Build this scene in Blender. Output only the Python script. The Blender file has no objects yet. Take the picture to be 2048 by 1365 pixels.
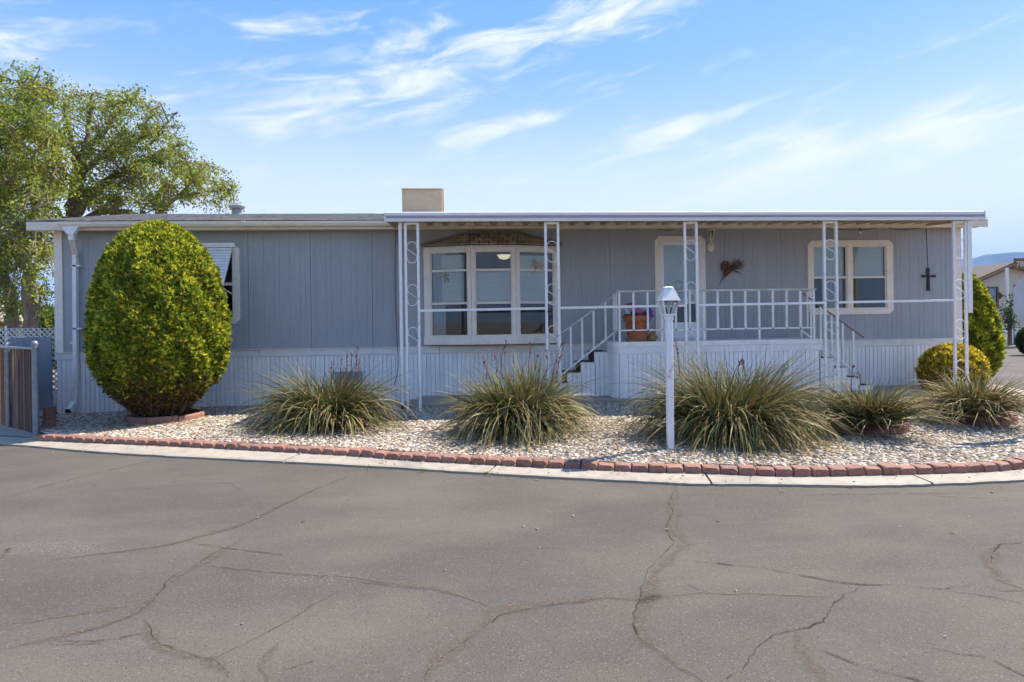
import bpy, bmesh, math, random
import numpy as np
from mathutils import Vector, Matrix
rng = np.random.default_rng(7); random.seed(7)
scene = bpy.context.scene
COL = scene.collection

# ---------------------------------------------------------------- camera
PSI, TH, FPX, CX, CY = 0.068, 0.014, 1250.0, 1024.0, 645.0
CAMP = np.array([0.0, -12.8, 1.52])
d_ = np.array([math.sin(PSI), math.cos(PSI), 0]); r_ = np.array([math.cos(PSI), -math.sin(PSI), 0]); u_ = np.array([0, 0, 1.0])
RR = math.cos(TH)*r_ - math.sin(TH)*u_; UU = math.cos(TH)*u_ + math.sin(TH)*r_
cd = bpy.data.cameras.new('camera'); cam = bpy.data.objects.new('camera', cd); COL.objects.link(cam)
cd.sensor_width = 36; cd.lens = FPX/2048*36; cd.shift_y = (CY-682.5)/2048; cd.clip_end = 20000; cd.clip_start = 0.05
cam.matrix_world = Matrix(((RR[0], UU[0], -d_[0], CAMP[0]), (RR[1], UU[1], -d_[1], CAMP[1]), (RR[2], UU[2], -d_[2], CAMP[2]), (0, 0, 0, 1)))
scene.camera = cam
def ray(px, py): return d_ + RR*(px-CX)/FPX - UU*(py-CY)/FPX
def P(px, py, y=0.0):            # the point of the plane Y = y seen at a photograph pixel
    v = ray(px, py); return CAMP + v*(y-CAMP[1])/v[1]
def G(px, py, z=0.0):            # the point of the level Z = z
    v = ray(px, py); return CAMP + v*(z-CAMP[2])/v[2]
def AT(px, py, D): return CAMP + ray(px, py)*D

# ---------------------------------------------------------------- light
SUNV = Vector((1.171, 0.50, 1.75)).normalized()
sl = bpy.data.lights.new('sun', 'SUN'); sl.energy = 2.0; sl.angle = math.radians(0.6); sl.color = (1, 0.93, 0.81)
so = bpy.data.objects.new('sun', sl); COL.objects.link(so)
so.rotation_euler = SUNV.to_track_quat('Z', 'Y').to_euler(); so.location = (0, 0, 30)
W = bpy.data.worlds.new('World'); scene.world = W; W.use_nodes = True
nt = W.node_tree; nt.nodes.clear()
def N(nt, typ, **kw):
    n = nt.nodes.new(typ)
    for k, v in kw.items():
        if k.startswith('i_'):
            key = k[2:]; key = int(key) if key.isdigit() else key
            n.inputs[key].default_value = v
        else: setattr(n, k, v)
    return n
def mth(nt, op, a, b=None, clamp=False):
    n = nt.nodes.new('ShaderNodeMath'); n.operation = op; n.use_clamp = clamp
    for i, v in enumerate((a, b)):
        if v is None: continue
        if isinstance(v, (int, float)): n.inputs[i].default_value = v
        else: nt.links.new(v, n.inputs[i])
    return n.outputs[0]
sky = N(nt, 'ShaderNodeTexSky', sky_type='NISHITA'); sky.sun_disc = False
sky.sun_elevation = math.asin(SUNV.z); sky.sun_rotation = math.atan2(SUNV.x, SUNV.y)
sky.altitude = 1600; sky.air_density = 1.0; sky.dust_density = 0.9; sky.ozone_density = 2.2
tc = N(nt, 'ShaderNodeTexCoord'); sp = N(nt, 'ShaderNodeSeparateXYZ'); nt.links.new(tc.outputs['Generated'], sp.inputs[0])
az = mth(nt, 'ARCTAN2', sp.outputs[0], sp.outputs[1]); el = mth(nt, 'ARCSINE', sp.outputs[2])
CA, SA = math.cos(0.21), math.sin(0.21)                     # cirrus drawn out along one wind direction
s_ = mth(nt, 'ADD', mth(nt, 'MULTIPLY', az, CA), mth(nt, 'MULTIPLY', el, SA))
t_ = mth(nt, 'SUBTRACT', mth(nt, 'MULTIPLY', el, CA), mth(nt, 'MULTIPLY', az, SA))
cmb = N(nt, 'ShaderNodeCombineXYZ'); nt.links.new(mth(nt, 'MULTIPLY', s_, 3.0), cmb.inputs[0]); nt.links.new(mth(nt, 'MULTIPLY', t_, 13.0), cmb.inputs[1])
n1 = N(nt, 'ShaderNodeTexNoise', i_Scale=2.2, i_Detail=9.0, i_Roughness=0.62, i_Distortion=0.55); nt.links.new(cmb.outputs[0], n1.inputs['Vector'])
cmb2 = N(nt, 'ShaderNodeCombineXYZ'); nt.links.new(mth(nt, 'MULTIPLY', s_, 1.3), cmb2.inputs[0]); nt.links.new(mth(nt, 'MULTIPLY', t_, 3.2), cmb2.inputs[1])
n2 = N(nt, 'ShaderNodeTexNoise', i_Scale=1.6, i_Detail=4.0, i_Roughness=0.5); nt.links.new(cmb2.outputs[0], n2.inputs['Vector'])
def band(px, py, a, b, amp):                                 # a bank of cirrus at a compass direction and height
    v = ray(px, py); v = v/np.linalg.norm(v); A = math.atan2(v[0], v[1]); E_ = math.asin(v[2])
    s0, t0 = A*CA+E_*SA, E_*CA-A*SA
    q = mth(nt, 'ADD', mth(nt, 'POWER', mth(nt, 'ABSOLUTE', mth(nt, 'DIVIDE', mth(nt, 'SUBTRACT', s_, s0), a)), 2.0),
            mth(nt, 'POWER', mth(nt, 'ABSOLUTE', mth(nt, 'DIVIDE', mth(nt, 'SUBTRACT', t_, t0), b)), 2.0))
    return mth(nt, 'MULTIPLY', mth(nt, 'EXPONENT', mth(nt, 'MULTIPLY', q, -1.0)), amp)
acc = mth(nt, 'MULTIPLY', mth(nt, 'SUBTRACT', n2.outputs[0], 0.42, ), 0.9)
for b in [(800, 150, .26, .045, .30), (1240, 35, .16, .035, .36), (1560, 340, .30, .024, .46), (1090, 238, .09, .014, .38), (540, 50, .1, .015, .12), (1330, 268, .12, .018, .36),
          (1700, 100, .06, .014, .22), (480, 240, .1, .03, .2), (1900, 285, .12, .02, .30), (900, 60, .15, .02, .12)]:
    acc = mth(nt, 'ADD', acc, band(*b))
acc = mth(nt, 'ADD', acc, mth(nt, 'MULTIPLY', mth(nt, 'SUBTRACT', n1.outputs[0], 0.5), 1.5))
mask = N(nt, 'ShaderNodeMapRange', interpolation_type='SMOOTHSTEP'); nt.links.new(acc, mask.inputs[0])
mask.inputs[1].default_value = 0.08; mask.inputs[2].default_value = 0.62; mask.inputs[3].default_value = 0.0; mask.inputs[4].default_value = 0.85
hf = mth(nt, 'MULTIPLY', mth(nt, 'EXPONENT', mth(nt, 'MULTIPLY', mth(nt, 'POWER', mth(nt, 'DIVIDE', mth(nt, 'ABSOLUTE', el), 0.275), 3.0), -1.0)), 0.92)   # pale haze low in the sky, all round
vl = N(nt, 'ShaderNodeMix', data_type='RGBA', i_0=.75); nt.links.new(sky.outputs[0], vl.inputs[6]); vl.inputs[7].default_value = (.15, .74, 2.55, 1)          # thin even veil
hx = N(nt, 'ShaderNodeMix', data_type='RGBA'); nt.links.new(hf, hx.inputs[0]); nt.links.new(vl.outputs[2], hx.inputs[6]); hx.inputs[7].default_value = (2.65, 2.9, 3.2, 1)
mx = N(nt, 'ShaderNodeMix', data_type='RGBA'); nt.links.new(mask.outputs[0], mx.inputs[0]); nt.links.new(hx.outputs[2], mx.inputs[6])
mx.inputs[7].default_value = (2.45, 2.7, 3.05, 1)
tint = N(nt, 'ShaderNodeMix', data_type='RGBA', blend_type='MULTIPLY'); tint.inputs[0].default_value = 1; nt.links.new(mx.outputs[2], tint.inputs[6]); tint.inputs[7].default_value = (1.15, 1.02, .88, 1)
bg = N(nt, 'ShaderNodeBackground', i_Strength=0.088); nt.links.new(tint.outputs[2], bg.inputs[0])
wo = N(nt, 'ShaderNodeOutputWorld'); nt.links.new(bg.outputs[0], wo.inputs[0])
vs = scene.view_settings; vs.view_transform = 'Standard'; vs.look = 'None'; vs.gamma = 1; vs.exposure = 2.40; vs.use_curve_mapping = False
scene.render.engine = 'CYCLES'; scene.cycles.use_denoising = True; scene.cycles.max_bounces = 6; scene.cycles.diffuse_bounces = 3; scene.cycles.volume_bounces = 0; scene.cycles.use_adaptive_sampling = True; scene.cycles.adaptive_threshold = 0.02; scene.cycles.transparent_max_bounces = 12
scene.cycles.sample_clamp_indirect = 6

# ---------------------------------------------------------------- materials
MATS = {}
def pm(name, col, rough=0.7, var=0.12, scale=14.0, stretch=(1, 1, 1), bump=0.0, bscale=None, metal=0.0, rnd=0.0, stain=None, sscale=1.5, samt=0.4, spec=0.5, trans=0.0, attr=False, stainlo=.5, stainhi=.75, sst=(1, 1, 1)):
    m = bpy.data.materials.new(name); m.use_nodes = True; nt = m.node_tree; bs = nt.nodes['Principled BSDF']; MATS[name] = m
    L = nt.links.new
    ge = N(nt, 'ShaderNodeNewGeometry'); mp = N(nt, 'ShaderNodeMapping'); mp.inputs['Scale'].default_value = stretch; L(ge.outputs['Position'], mp.inputs[0])
    no = N(nt, 'ShaderNodeTexNoise', i_Scale=scale, i_Detail=6.0, i_Roughness=0.62); L(mp.outputs[0], no.inputs['Vector'])
    k = N(nt, 'ShaderNodeMapRange', i_1=0.25, i_2=0.75, i_3=1-var*1.6, i_4=1+var*1.6); L(no.outputs[0], k.inputs[0]); fac = k.outputs[0]
    if rnd:
        oi = N(nt, 'ShaderNodeObjectInfo'); k2 = N(nt, 'ShaderNodeMapRange', i_3=1-rnd, i_4=1+rnd); L(oi.outputs['Random'], k2.inputs[0]); fac = mth(nt, 'MULTIPLY', fac, k2.outputs[0])
    vm = N(nt, 'ShaderNodeVectorMath', operation='SCALE'); L(fac, vm.inputs['Scale'])
    if attr:
        a = N(nt, 'ShaderNodeAttribute', attribute_name='Col'); L(a.outputs['Color'], vm.inputs[0])
    else: vm.inputs[0].default_value = col[:3]
    out = vm.outputs[0]
    if stain:
        n2 = N(nt, 'ShaderNodeTexNoise', i_Scale=sscale, i_Detail=7.0, i_Roughness=0.68); mp2 = N(nt, 'ShaderNodeMapping'); mp2.inputs['Scale'].default_value = sst; L(ge.outputs['Position'], mp2.inputs[0]); L(mp2.outputs[0], n2.inputs['Vector'])
        k3 = N(nt, 'ShaderNodeMapRange', i_1=stainlo, i_2=stainhi, i_3=0.0, i_4=samt); L(n2.outputs[0], k3.inputs[0])
        mi = N(nt, 'ShaderNodeMix', data_type='RGBA'); L(k3.outputs[0], mi.inputs[0]); L(out, mi.inputs[6]); mi.inputs[7].default_value = (*stain, 1); out = mi.outputs[2]
    L(out, bs.inputs['Base Color'])
    bs.inputs['Roughness'].default_value = rough; bs.inputs['Metallic'].default_value = metal; bs.inputs['Specular IOR Level'].default_value = spec
    if bump:
        nb = N(nt, 'ShaderNodeTexNoise', i_Scale=bscale or scale, i_Detail=5.0); L(mp.outputs[0], nb.inputs['Vector'])
        bp = N(nt, 'ShaderNodeBump', i_Strength=min(1, bump), i_Distance=0.01); L(nb.outputs[0], bp.inputs['Height']); L(bp.outputs[0], bs.inputs['Normal'])
    if trans:
        tr = N(nt, 'ShaderNodeBsdfTranslucent'); L(out, tr.inputs[0]); ms = N(nt, 'ShaderNodeMixShader', i_0=trans)
        L(bs.outputs[0], ms.inputs[1]); L(tr.outputs[0], ms.inputs[2]); L(ms.outputs[0], nt.nodes['Material Output'].inputs[0])
    return m
pm('siding', (0.395, 0.402, 0.405), 0.75, 0.07, 5, (9, 9, .5), 0.35, 60, stain=(0.48, 0.485, 0.485), sscale=1.0, samt=.55, spec=.2, sst=(2.2, 2.2, .45))
pm('skirt', (0.88, 0.85, 0.80), 0.6, 0.06, 4, (6, 6, .6), 0.1, 40, rnd=.05, stain=(.42, .38, .33), sscale=1.5, samt=.22, spec=.3, sst=(3, 3, .6))
pm('beltpaint', (0.74, 0.71, 0.67), 0.6, 0.08, 6, (1, 1, 3), spec=.3)
pm('cream', (0.82, 0.71, 0.55), 0.6, 0.07, 8, (2, 2, 6), stain=(.35, .28, .2), sscale=3, samt=.35, spec=.3)
pm('trim', (0.88, 0.79, 0.66), 0.6, 0.06, 8, (6, 6, 2), stain=(.40, .34, .27), sscale=3, samt=.3, spec=.3)
pm('shadowgap', (0.34, 0.34, 0.34), 0.8, 0.1)
pm('white', (0.88, 0.84, 0.77), 0.45, 0.05, 9, (2, 2, 2), stain=(.45, .40, .34), sscale=5, samt=.3, spec=.4)
pm('whiterust', (0.82, 0.82, 0.82), 0.4, 0.04, 9, stain=(.42, .20, .09), sscale=7, samt=.9, stainlo=.59, stainhi=.68, sst=(1, 1, .4))
pm('ironwhite', (0.88, 0.84, 0.77), 0.45, 0.06, 12, stain=(.30, .19, .11), sscale=7, samt=.7, stainlo=.58, stainhi=.72)
pm('railtop', (0.52, 0.45, 0.33), 0.6, 0.25, 9, (4, 4, 4), stain=(.70, .68, .62), sscale=5, samt=.8, stainlo=.45, stainhi=.6)
pm('brownrail', (0.24, 0.18, 0.13), 0.6, 0.25, 12)
pm('awnfascia', (0.86, 0.82, 0.77), 0.4, 0.06, 5, (.6, 4, 4), spec=.5)
pm('awngrey', (0.36, 0.35, 0.38), 0.45, 0.1, 5, (.6, 4, 4))
pm('pan', (0.50, 0.40, 0.27), 0.55, 0.12, 3, (6, .7, 2), stain=(.22, .18, .11), sscale=1.6, samt=.5, rnd=.22)
pm('stepbrown', (0.055, 0.035, 0.028), 0.8, 0.3, 20, bump=.3)
pm('shingle', (0.36, 0.33, 0.28), 0.9, 0.35, 9, (1, 3, 3), .6, 60, stain=(.52, .48, .42), sscale=2.5, samt=.6)
pm('bayshingle', (0.40, 0.31, 0.20), 0.9, 0.3, 16, bump=.6, bscale=80, rnd=.3)
pm('brick', (0.28, 0.135, 0.095), 0.85, 0.22, 30, bump=.5, bscale=120, rnd=.16, stain=(.33, .215, .17), sscale=6, samt=.7)
pm('concrete', (0.345, 0.295, 0.232), 0.85, 0.12, 7, bump=.25, bscale=110, stain=(.19, .16, .13), sscale=1.6, samt=.7)
pm('concrete_dark', (0.30, 0.26, 0.21), 0.9, 0.15, 7, bump=.25, bscale=110)
pm('dirt', (0.20, 0.16, 0.12), 0.95, 0.3, 3, bump=.5, bscale=30)
pm('soil', (0.07, 0.05, 0.04), 0.95, 0.4, 20, bump=.8, bscale=60)
pm('gravelbase', (0.15, 0.12, 0.095), 0.95, 0.5, 45, bump=.9, bscale=60)
pm('bark', (0.22, 0.165, 0.12), 0.95, 0.35, 8, (3, 3, .7), 1.0, 25)
pm('twig', (0.15, 0.085, 0.045), 0.95, 0.35, 20)
pm('steel', (0.24, 0.26, 0.28), 0.5, 0.15, 14, metal=.4, rnd=.05)
pm('signback', (0.50, 0.50, 0.50), 0.5, 0.05, 3, metal=.35)
pm('reed', (0.115, 0.062, 0.042), 0.9, 0.5, 10, (16, 16, 2.0), .5, 50, attr=True)
pm('gatepaint', (0.25, 0.275, 0.30), 0.7, 0.08, 6, stain=(.28, .32, .36), sscale=2)
pm('cooler', (0.60, 0.45, 0.29), 0.6, 0.07, 4, (1, 1, 2), stain=(.36, .27, .18), sscale=3, samt=.4)
pm('terracotta', (0.36, 0.105, 0.04), 0.65, 0.15, 9, bump=.1)
pm('gourd', (0.30, 0.19, 0.055), 0.45, 0.5, 14, (3, 3, 1))
pm('darkwood', (0.028, 0.022, 0.020), 0.7, 0.3, 12)
pm('black', (0.02, 0.02, 0.02), 0.5, 0.1)
pm('redcord', (0.14, 0.03, 0.035), 0.5, 0.1)
pm('pod', (0.11, 0.042, 0.016), 0.7, 0.5, 25)
pm('stalk', (0.19, 0.045, 0.04), 0.7, 0.35, 30)
pm('interior', (0.34, 0.25, 0.17), 0.9, 0.12, 2)
pm('shade', (0.92, 0.885, 0.81), 0.8, 0.04, 3, (1, 1, 30))
pm('curtain', (0.62, 0.62, 0.64), 0.9, 0.08, 3, (20, 20, .3))
pm('doorwhite', (0.84, 0.84, 0.83), 0.5, 0.03, 4)
pm('screen', (0.13, 0.13, 0.135), 0.7, 0.06, 80)
pm('wicker', (0.50, 0.35, 0.24), 0.8, 0.2, 30)
pm('beige', (0.58, 0.50, 0.39), 0.8, 0.05, 4, (9, 9, .5))
pm('brownfascia', (0.17, 0.075, 0.045), 0.7, 0.15, 8)
pm('rooftar', (0.12, 0.085, 0.07), 0.9, 0.2, 6)
pm('tanfascia', (0.38, 0.23, 0.13), 0.7, 0.12, 8)
pm('signbrown', (0.23, 0.105, 0.018), 0.5, 0.05, 20)
pm('cream_text', (0.82, 0.76, 0.55), 0.5, 0.02)
pm('mountain', (0.05, 0.062, 0.07), 1.0, 0.35, .004, stain=(.03, .045, .05), sscale=.006, samt=.7)
pm('redwood', (0.20, 0.07, 0.045), 0.8, 0.2, 10)
pm('corrug', (0.30, 0.27, 0.20), 0.7, 0.25, 6)
pm('leafm', (1, 1, 1), 0.55, 0.12, 3, attr=True, trans=.5, spec=.3)
pm('needle', (1, 1, 1), 0.65, 0.15, 4, attr=True, trans=.42, spec=.25)
pm('blade', (1, 1, 1), 0.65, 0.15, 8, attr=True, trans=.15, spec=.15)
pm('petal', (1, 1, 1), 0.6, 0.1, 8, attr=True, trans=.25)
pm('litter', (1, 1, 1), 0.8, 0.1, 8, attr=True)
pm('flesh_stone', (0.78, 0.76, 0.72), 0.7, 0.1, 10)
# pebbles: colour by instance
m = pm('pebble', (.5, .5, .5), 0.75, 0.16, 60, spec=.35); nt = m.node_tree
oi = N(nt, 'ShaderNodeObjectInfo'); cr = N(nt, 'ShaderNodeValToRGB'); nt.links.new(oi.outputs['Random'], cr.inputs[0]); cr.color_ramp.interpolation = 'CONSTANT'
cols = [(0, (.42, .335, .24)), (.16, (.50, .43, .34)), (.31, (.30, .225, .155)), (.46, (.53, .47, .385)), (.58, (.22, .17, .13)), (.68, (.37, .24, .125)), (.76, (.14, .125, .118)), (.84, (.44, .37, .285)), (.92, (.28, .17, .11)), (.96, (.64, .59, .51))]
for i, (p, c) in enumerate(cols):
    e = cr.color_ramp.elements[i] if i < 2 else cr.color_ramp.elements.new(p)
    e.position = p; e.color = (*c, 1)
for n in nt.nodes:
    if n.type == 'VECT_MATH': nt.links.new(cr.outputs[0], n.inputs[0])
# asphalt
m = pm('asphalt', (0.086, 0.074, 0.063), 0.85, 0.08, .9, bump=.55, bscale=170, spec=.3); nt = m.node_tree; L = nt.links.new
bs = nt.nodes['Principled BSDF']; src = bs.inputs['Base Color'].links[0].from_socket; ge = N(nt, 'ShaderNodeNewGeometry')
def lay(src, fac, col):
    mi = N(nt, 'ShaderNodeMix', data_type='RGBA'); L(fac, mi.inputs[0]); L(src, mi.inputs[6]); mi.inputs[7].default_value = (*col, 1); return mi.outputs[2]
def nz(scale, lo, hi, amt, stretch=(1, 1, 1), detail=5, rough=.6):
    mp = N(nt, 'ShaderNodeMapping'); mp.inputs['Scale'].default_value = stretch; L(ge.outputs['Position'], mp.inputs[0])
    n = N(nt, 'ShaderNodeTexNoise', i_Scale=scale, i_Detail=detail, i_Roughness=rough); L(mp.outputs[0], n.inputs['Vector'])
    k = N(nt, 'ShaderNodeMapRange', i_1=lo, i_2=hi, i_3=0.0, i_4=amt); L(n.outputs[0], k.inputs[0]); return k.outputs[0]
src = lay(src, nz(.55, .42, .68, .75, (1, 1.6, 1), 6), (.132, .112, .094))        # dusty patches
src = lay(src, nz(1.1, .55, .75, .45, (.35, 2.2, 1), 6), (.066, .060, .056))      # wheel-worn streaks
src = lay(src, nz(85, .58, .70, .7, detail=3), (.21, .185, .16))                 # pale aggregate
src = lay(src, nz(70, .58, .70, .75, detail=3), (.032, .029, .027))              # dark pits
src = lay(src, nz(38, .62, .75, .5, detail=3), (.13, .112, .095))
src = lay(src, nz(.33, .56, .72, .55, (1, 1, 1), 7, .7), (.058, .052, .048))     # old oil and patch stains
src = lay(src, nz(.8, .58, .70, .5, (.18, 3.0, 1), 5, .6), (.120, .104, .088))       # tyre dust arcs
for (px, py, a, b) in [(85, 1092, .55, .22), (150, 1100, .5, .2), (640, 1157, .5, .16)]:   # chalky scuffs
    g = G(px, py, -.16); mp = N(nt, 'ShaderNodeMapping'); mp.vector_type = 'POINT'; mp.inputs['Location'].default_value = (-g[0]/a, -g[1]/b, 0); mp.inputs['Scale'].default_value = (1/a, 1/b, 0); L(ge.outputs['Position'], mp.inputs[0])
    ln = N(nt, 'ShaderNodeVectorMath', operation='LENGTH'); L(mp.outputs[0], ln.inputs[0]); k = N(nt, 'ShaderNodeMapRange', i_1=1.0, i_2=.1, i_3=0.0, i_4=1.0); L(ln.outputs['Value'], k.inputs[0])
    src = lay(src, mth(nt, 'MULTIPLY', k.outputs[0], nz(55, .52, .66, .6)), (.26, .24, .215))
L(src, bs.inputs['Base Color'])
# crack sealant and crack lines: soft broken edges across the ribbon
def ribbonmat(name, col, soft, amt, scale, lo, hi):
    m = bpy.data.materials.new(name); m.use_nodes = True; nt = m.node_tree; MATS[name] = m; bs = nt.nodes['Principled BSDF']; L = nt.links.new
    bs.inputs['Roughness'].default_value = .9; bs.inputs['Specular IOR Level'].default_value = .2
    uv = N(nt, 'ShaderNodeUVMap'); s = N(nt, 'ShaderNodeSeparateXYZ'); L(uv.outputs[0], s.inputs[0])
    e = mth(nt, 'SUBTRACT', 1.0, mth(nt, 'ABSOLUTE', mth(nt, 'SUBTRACT', mth(nt, 'MULTIPLY', s.outputs[1], 2.0), 1.0)))
    ge = N(nt, 'ShaderNodeNewGeometry'); n = N(nt, 'ShaderNodeTexNoise', i_Scale=scale, i_Detail=6.0, i_Roughness=.7); L(ge.outputs['Position'], n.inputs['Vector'])
    k = N(nt, 'ShaderNodeMapRange', i_1=lo, i_2=hi, i_3=0.0, i_4=1.0); L(n.outputs[0], k.inputs[0])
    k2 = N(nt, 'ShaderNodeMapRange', i_1=0.0, i_2=soft, i_3=0.0, i_4=amt); L(e, k2.inputs[0])
    a = mth(nt, 'MULTIPLY', k.outputs[0], k2.outputs[0], True)
    n3 = N(nt, 'ShaderNodeTexNoise', i_Scale=60.0, i_Detail=5.0); L(ge.outputs['Position'], n3.inputs['Vector']); vm = N(nt, 'ShaderNodeVectorMath', operation='SCALE'); vm.inputs[0].default_value = col
    k4 = N(nt, 'ShaderNodeMapRange', i_1=.3, i_2=.7, i_3=.6, i_4=1.4); L(n3.outputs[0], k4.inputs[0]); L(k4.outputs[0], vm.inputs['Scale']); L(vm.outputs[0], bs.inputs['Base Color'])
    tr = N(nt, 'ShaderNodeBsdfTransparent'); ms = N(nt, 'ShaderNodeMixShader'); L(a, ms.inputs[0]); L(tr.outputs[0], ms.inputs[1]); L(bs.outputs[0], ms.inputs[2]); L(ms.outputs[0], nt.nodes['Material Output'].inputs[0])
ribbonmat('sealant', (.140, .113, .086), 1.0, .75, 9, .25, .60)
ribbonmat('crackline', (.030, .025, .021), .9, .85, 7, .36, .56)
# window glass: a thin reflecting pane
m = bpy.data.materials.new('glass'); m.use_nodes = True; nt = m.node_tree; MATS['glass'] = m; nt.nodes.remove(nt.nodes['Principled BSDF'])
gl = N(nt, 'ShaderNodeBsdfGlossy', i_Roughness=.015); tr = N(nt, 'ShaderNodeBsdfTransparent'); tr.inputs[0].default_value = (.86, .9, .9, 1); lw = N(nt, 'ShaderNodeFresnel', i_IOR=1.5)
ms = N(nt, 'ShaderNodeMixShader'); nt.links.new(mth(nt, 'MULTIPLY', lw.outputs[0], 1.2, True), ms.inputs[0]); nt.links.new(tr.outputs[0], ms.inputs[1]); nt.links.new(gl.outputs[0], ms.inputs[2]); nt.links.new(ms.outputs[0], nt.nodes['Material Output'].inputs[0])
m = bpy.data.materials.new('lampglow'); m.use_nodes = True; MATS['lampglow'] = m; b_ = m.node_tree.nodes['Principled BSDF']; b_.inputs['Emission Color'].default_value = (1, .85, .6, 1); b_.inputs['Emission Strength'].default_value = .16

# ---------------------------------------------------------------- builders
WL = {}
def tag(o, label=None, cat=None, group=None, kind=None):
    if label: o['label'] = label
    if cat: o['category'] = cat
    if group: o['group'] = group
    if kind: o['kind'] = kind
    return o
def thing(name, loc, label, cat, group=None):
    o = bpy.data.objects.new(name, None); COL.objects.link(o); o.location = loc; o.empty_display_size = .2; WL[o.name] = Vector(loc)
    return tag(o, label, cat, group)
def link(name, me, parent=None, loc=None, rotz=0.0, euler=None):
    o = bpy.data.objects.new(name, me); COL.objects.link(o)
    w = Vector(loc) if loc is not None else (WL[parent.name] if parent else Vector((0, 0, 0)))
    if parent: o.parent = parent; o.location = w - WL[parent.name]
    else: o.location = w
    o.rotation_euler = euler or (0, 0, rotz); WL[o.name] = w
    return o
class MB:
    def __init__(s): s.v = []; s.f = []
    def add(s, vs, fs):
        b = len(s.v); s.v += [tuple(map(float, p)) for p in vs]; s.f += [tuple(i+b for i in f) for f in fs]; return s
    def obox(s, o, ax, ay, az, x, y, z, c=0.0):
        o, ax, ay, az = (np.array(q, float) for q in (o, ax, ay, az)); pts = []; fs = []
        if c <= 0:
            for k in z:
                for j in y:
                    for i in x: pts.append(o+ax*i+ay*j+az*k)
            fs = [(0, 2, 3, 1), (4, 5, 7, 6), (0, 1, 5, 4), (2, 6, 7, 3), (0, 4, 6, 2), (1, 3, 7, 5)]
        else:
            c = min(c, abs(x[1]-x[0])*.45, abs(y[1]-y[0])*.45, abs(z[1]-z[0])*.45); idx = {}
            for a in (0, 1):
                for b in (0, 1):
                    for e in (0, 1):
                        for q in range(3):
                            ii = [x[a], y[b], z[e]]
                            for w, (sd) in enumerate((a, b, e)):
                                if w != q: ii[w] += c if sd == 0 else -c
                            idx[a, b, e, q] = len(pts); pts.append(o+ax*ii[0]+ay*ii[1]+az*ii[2])
            def key(q, sd, u, w):
                t = [0, 0, 0]; t[q] = sd; r = [k for k in range(3) if k != q]; t[r[0]] = u; t[r[1]] = w; return idx[t[0], t[1], t[2], q]
            for q in range(3):
                for sd in (0, 1): fs.append(tuple(key(q, sd, *k) for k in ((0, 0), (1, 0), (1, 1), (0, 1))))
            for q in range(3):
                r = [k for k in range(3) if k != q]
                for u in (0, 1):
                    for w in (0, 1):
                        def kk(e, face):
                            t = [0, 0, 0]; t[q] = e; t[r[0]] = u; t[r[1]] = w; return idx[t[0], t[1], t[2], face]
                        fs.append((kk(0, r[0]), kk(1, r[0]), kk(1, r[1]), kk(0, r[1])))
            for a in (0, 1):
                for b in (0, 1):
                    for e in (0, 1): fs.append(tuple(idx[a, b, e, q] for q in range(3)))
        return s.add(pts, fs)
    def box(s, x0, x1, y0, y1, z0, z1, c=0.0): return s.obox((0, 0, 0), (1, 0, 0), (0, 1, 0), (0, 0, 1), (x0, x1), (y0, y1), (z0, z1), c)
    def bar(s, p, q, w, h, c=0.0, up=(0, 0, 1)):
        p, q = np.array(p, float), np.array(q, float); a = q-p; l = np.linalg.norm(a); a /= l; up = np.array(up, float); b = np.cross(up, a)
        if np.linalg.norm(b) < 1e-4: b = np.array([1., 0, 0])
        b /= np.linalg.norm(b); n = np.cross(a, b); return s.obox(p, a, b, n, (0, l), (-w/2, w/2), (-h/2, h/2), c)
    def prism(s, poly, o, ax, ay, az, l0, l1):      # poly in (ax, ay), extruded along az
        o, ax, ay, az = (np.array(q, float) for q in (o, ax, ay, az)); n = len(poly)
        pts = [o+ax*p[0]+ay*p[1]+az*l for l in (l0, l1) for p in poly]
        return s.add(pts, [tuple(range(n))[::-1], tuple(range(n, 2*n))]+[(i, (i+1) % n, n+(i+1) % n, n+i) for i in range(n)])
    def tube(s, path, r, n=8, cap=True):
        path = [np.array(p, float) for p in path]; rs = r if hasattr(r, '__len__') else [r]*len(path); pts = []; prev = None
        for i, p in enumerate(path):
            t = path[min(i+1, len(path)-1)]-path[max(i-1, 0)]; t = t/(np.linalg.norm(t)+1e-9)
            if prev is None: a = np.cross(t, (0, 0, 1.)); a = a if np.linalg.norm(a) > .05 else np.cross(t, (1., 0, 0))
            else: a = prev-t*(prev@t)
            a = a/(np.linalg.norm(a)+1e-9); prev = a; b = np.cross(t, a)
            for k in range(n): w = 2*math.pi*k/n; pts.append(p+(a*math.cos(w)+b*math.sin(w))*rs[i])
        fs = [(i*n+k, i*n+(k+1) % n, (i+1)*n+(k+1) % n, (i+1)*n+k) for i in range(len(path)-1) for k in range(n)]
        if cap: fs += [tuple(range(n))[::-1], tuple((len(path)-1)*n+k for k in range(n))]
        return s.add(pts, fs)
    def lathe(s, prof, o, n=20):
        pts = [(o[0]+r*math.cos(2*math.pi*k/n), o[1]+r*math.sin(2*math.pi*k/n), o[2]+z) for r, z in prof for k in range(n)]
        fs = [(i*n+k, i*n+(k+1) % n, (i+1)*n+(k+1) % n, (i+1)*n+k) for i in range(len(prof)-1) for k in range(n)]
        return s.add(pts, fs+[tuple(range(n))[::-1], tuple((len(prof)-1)*n+k for k in range(n))])
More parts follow.
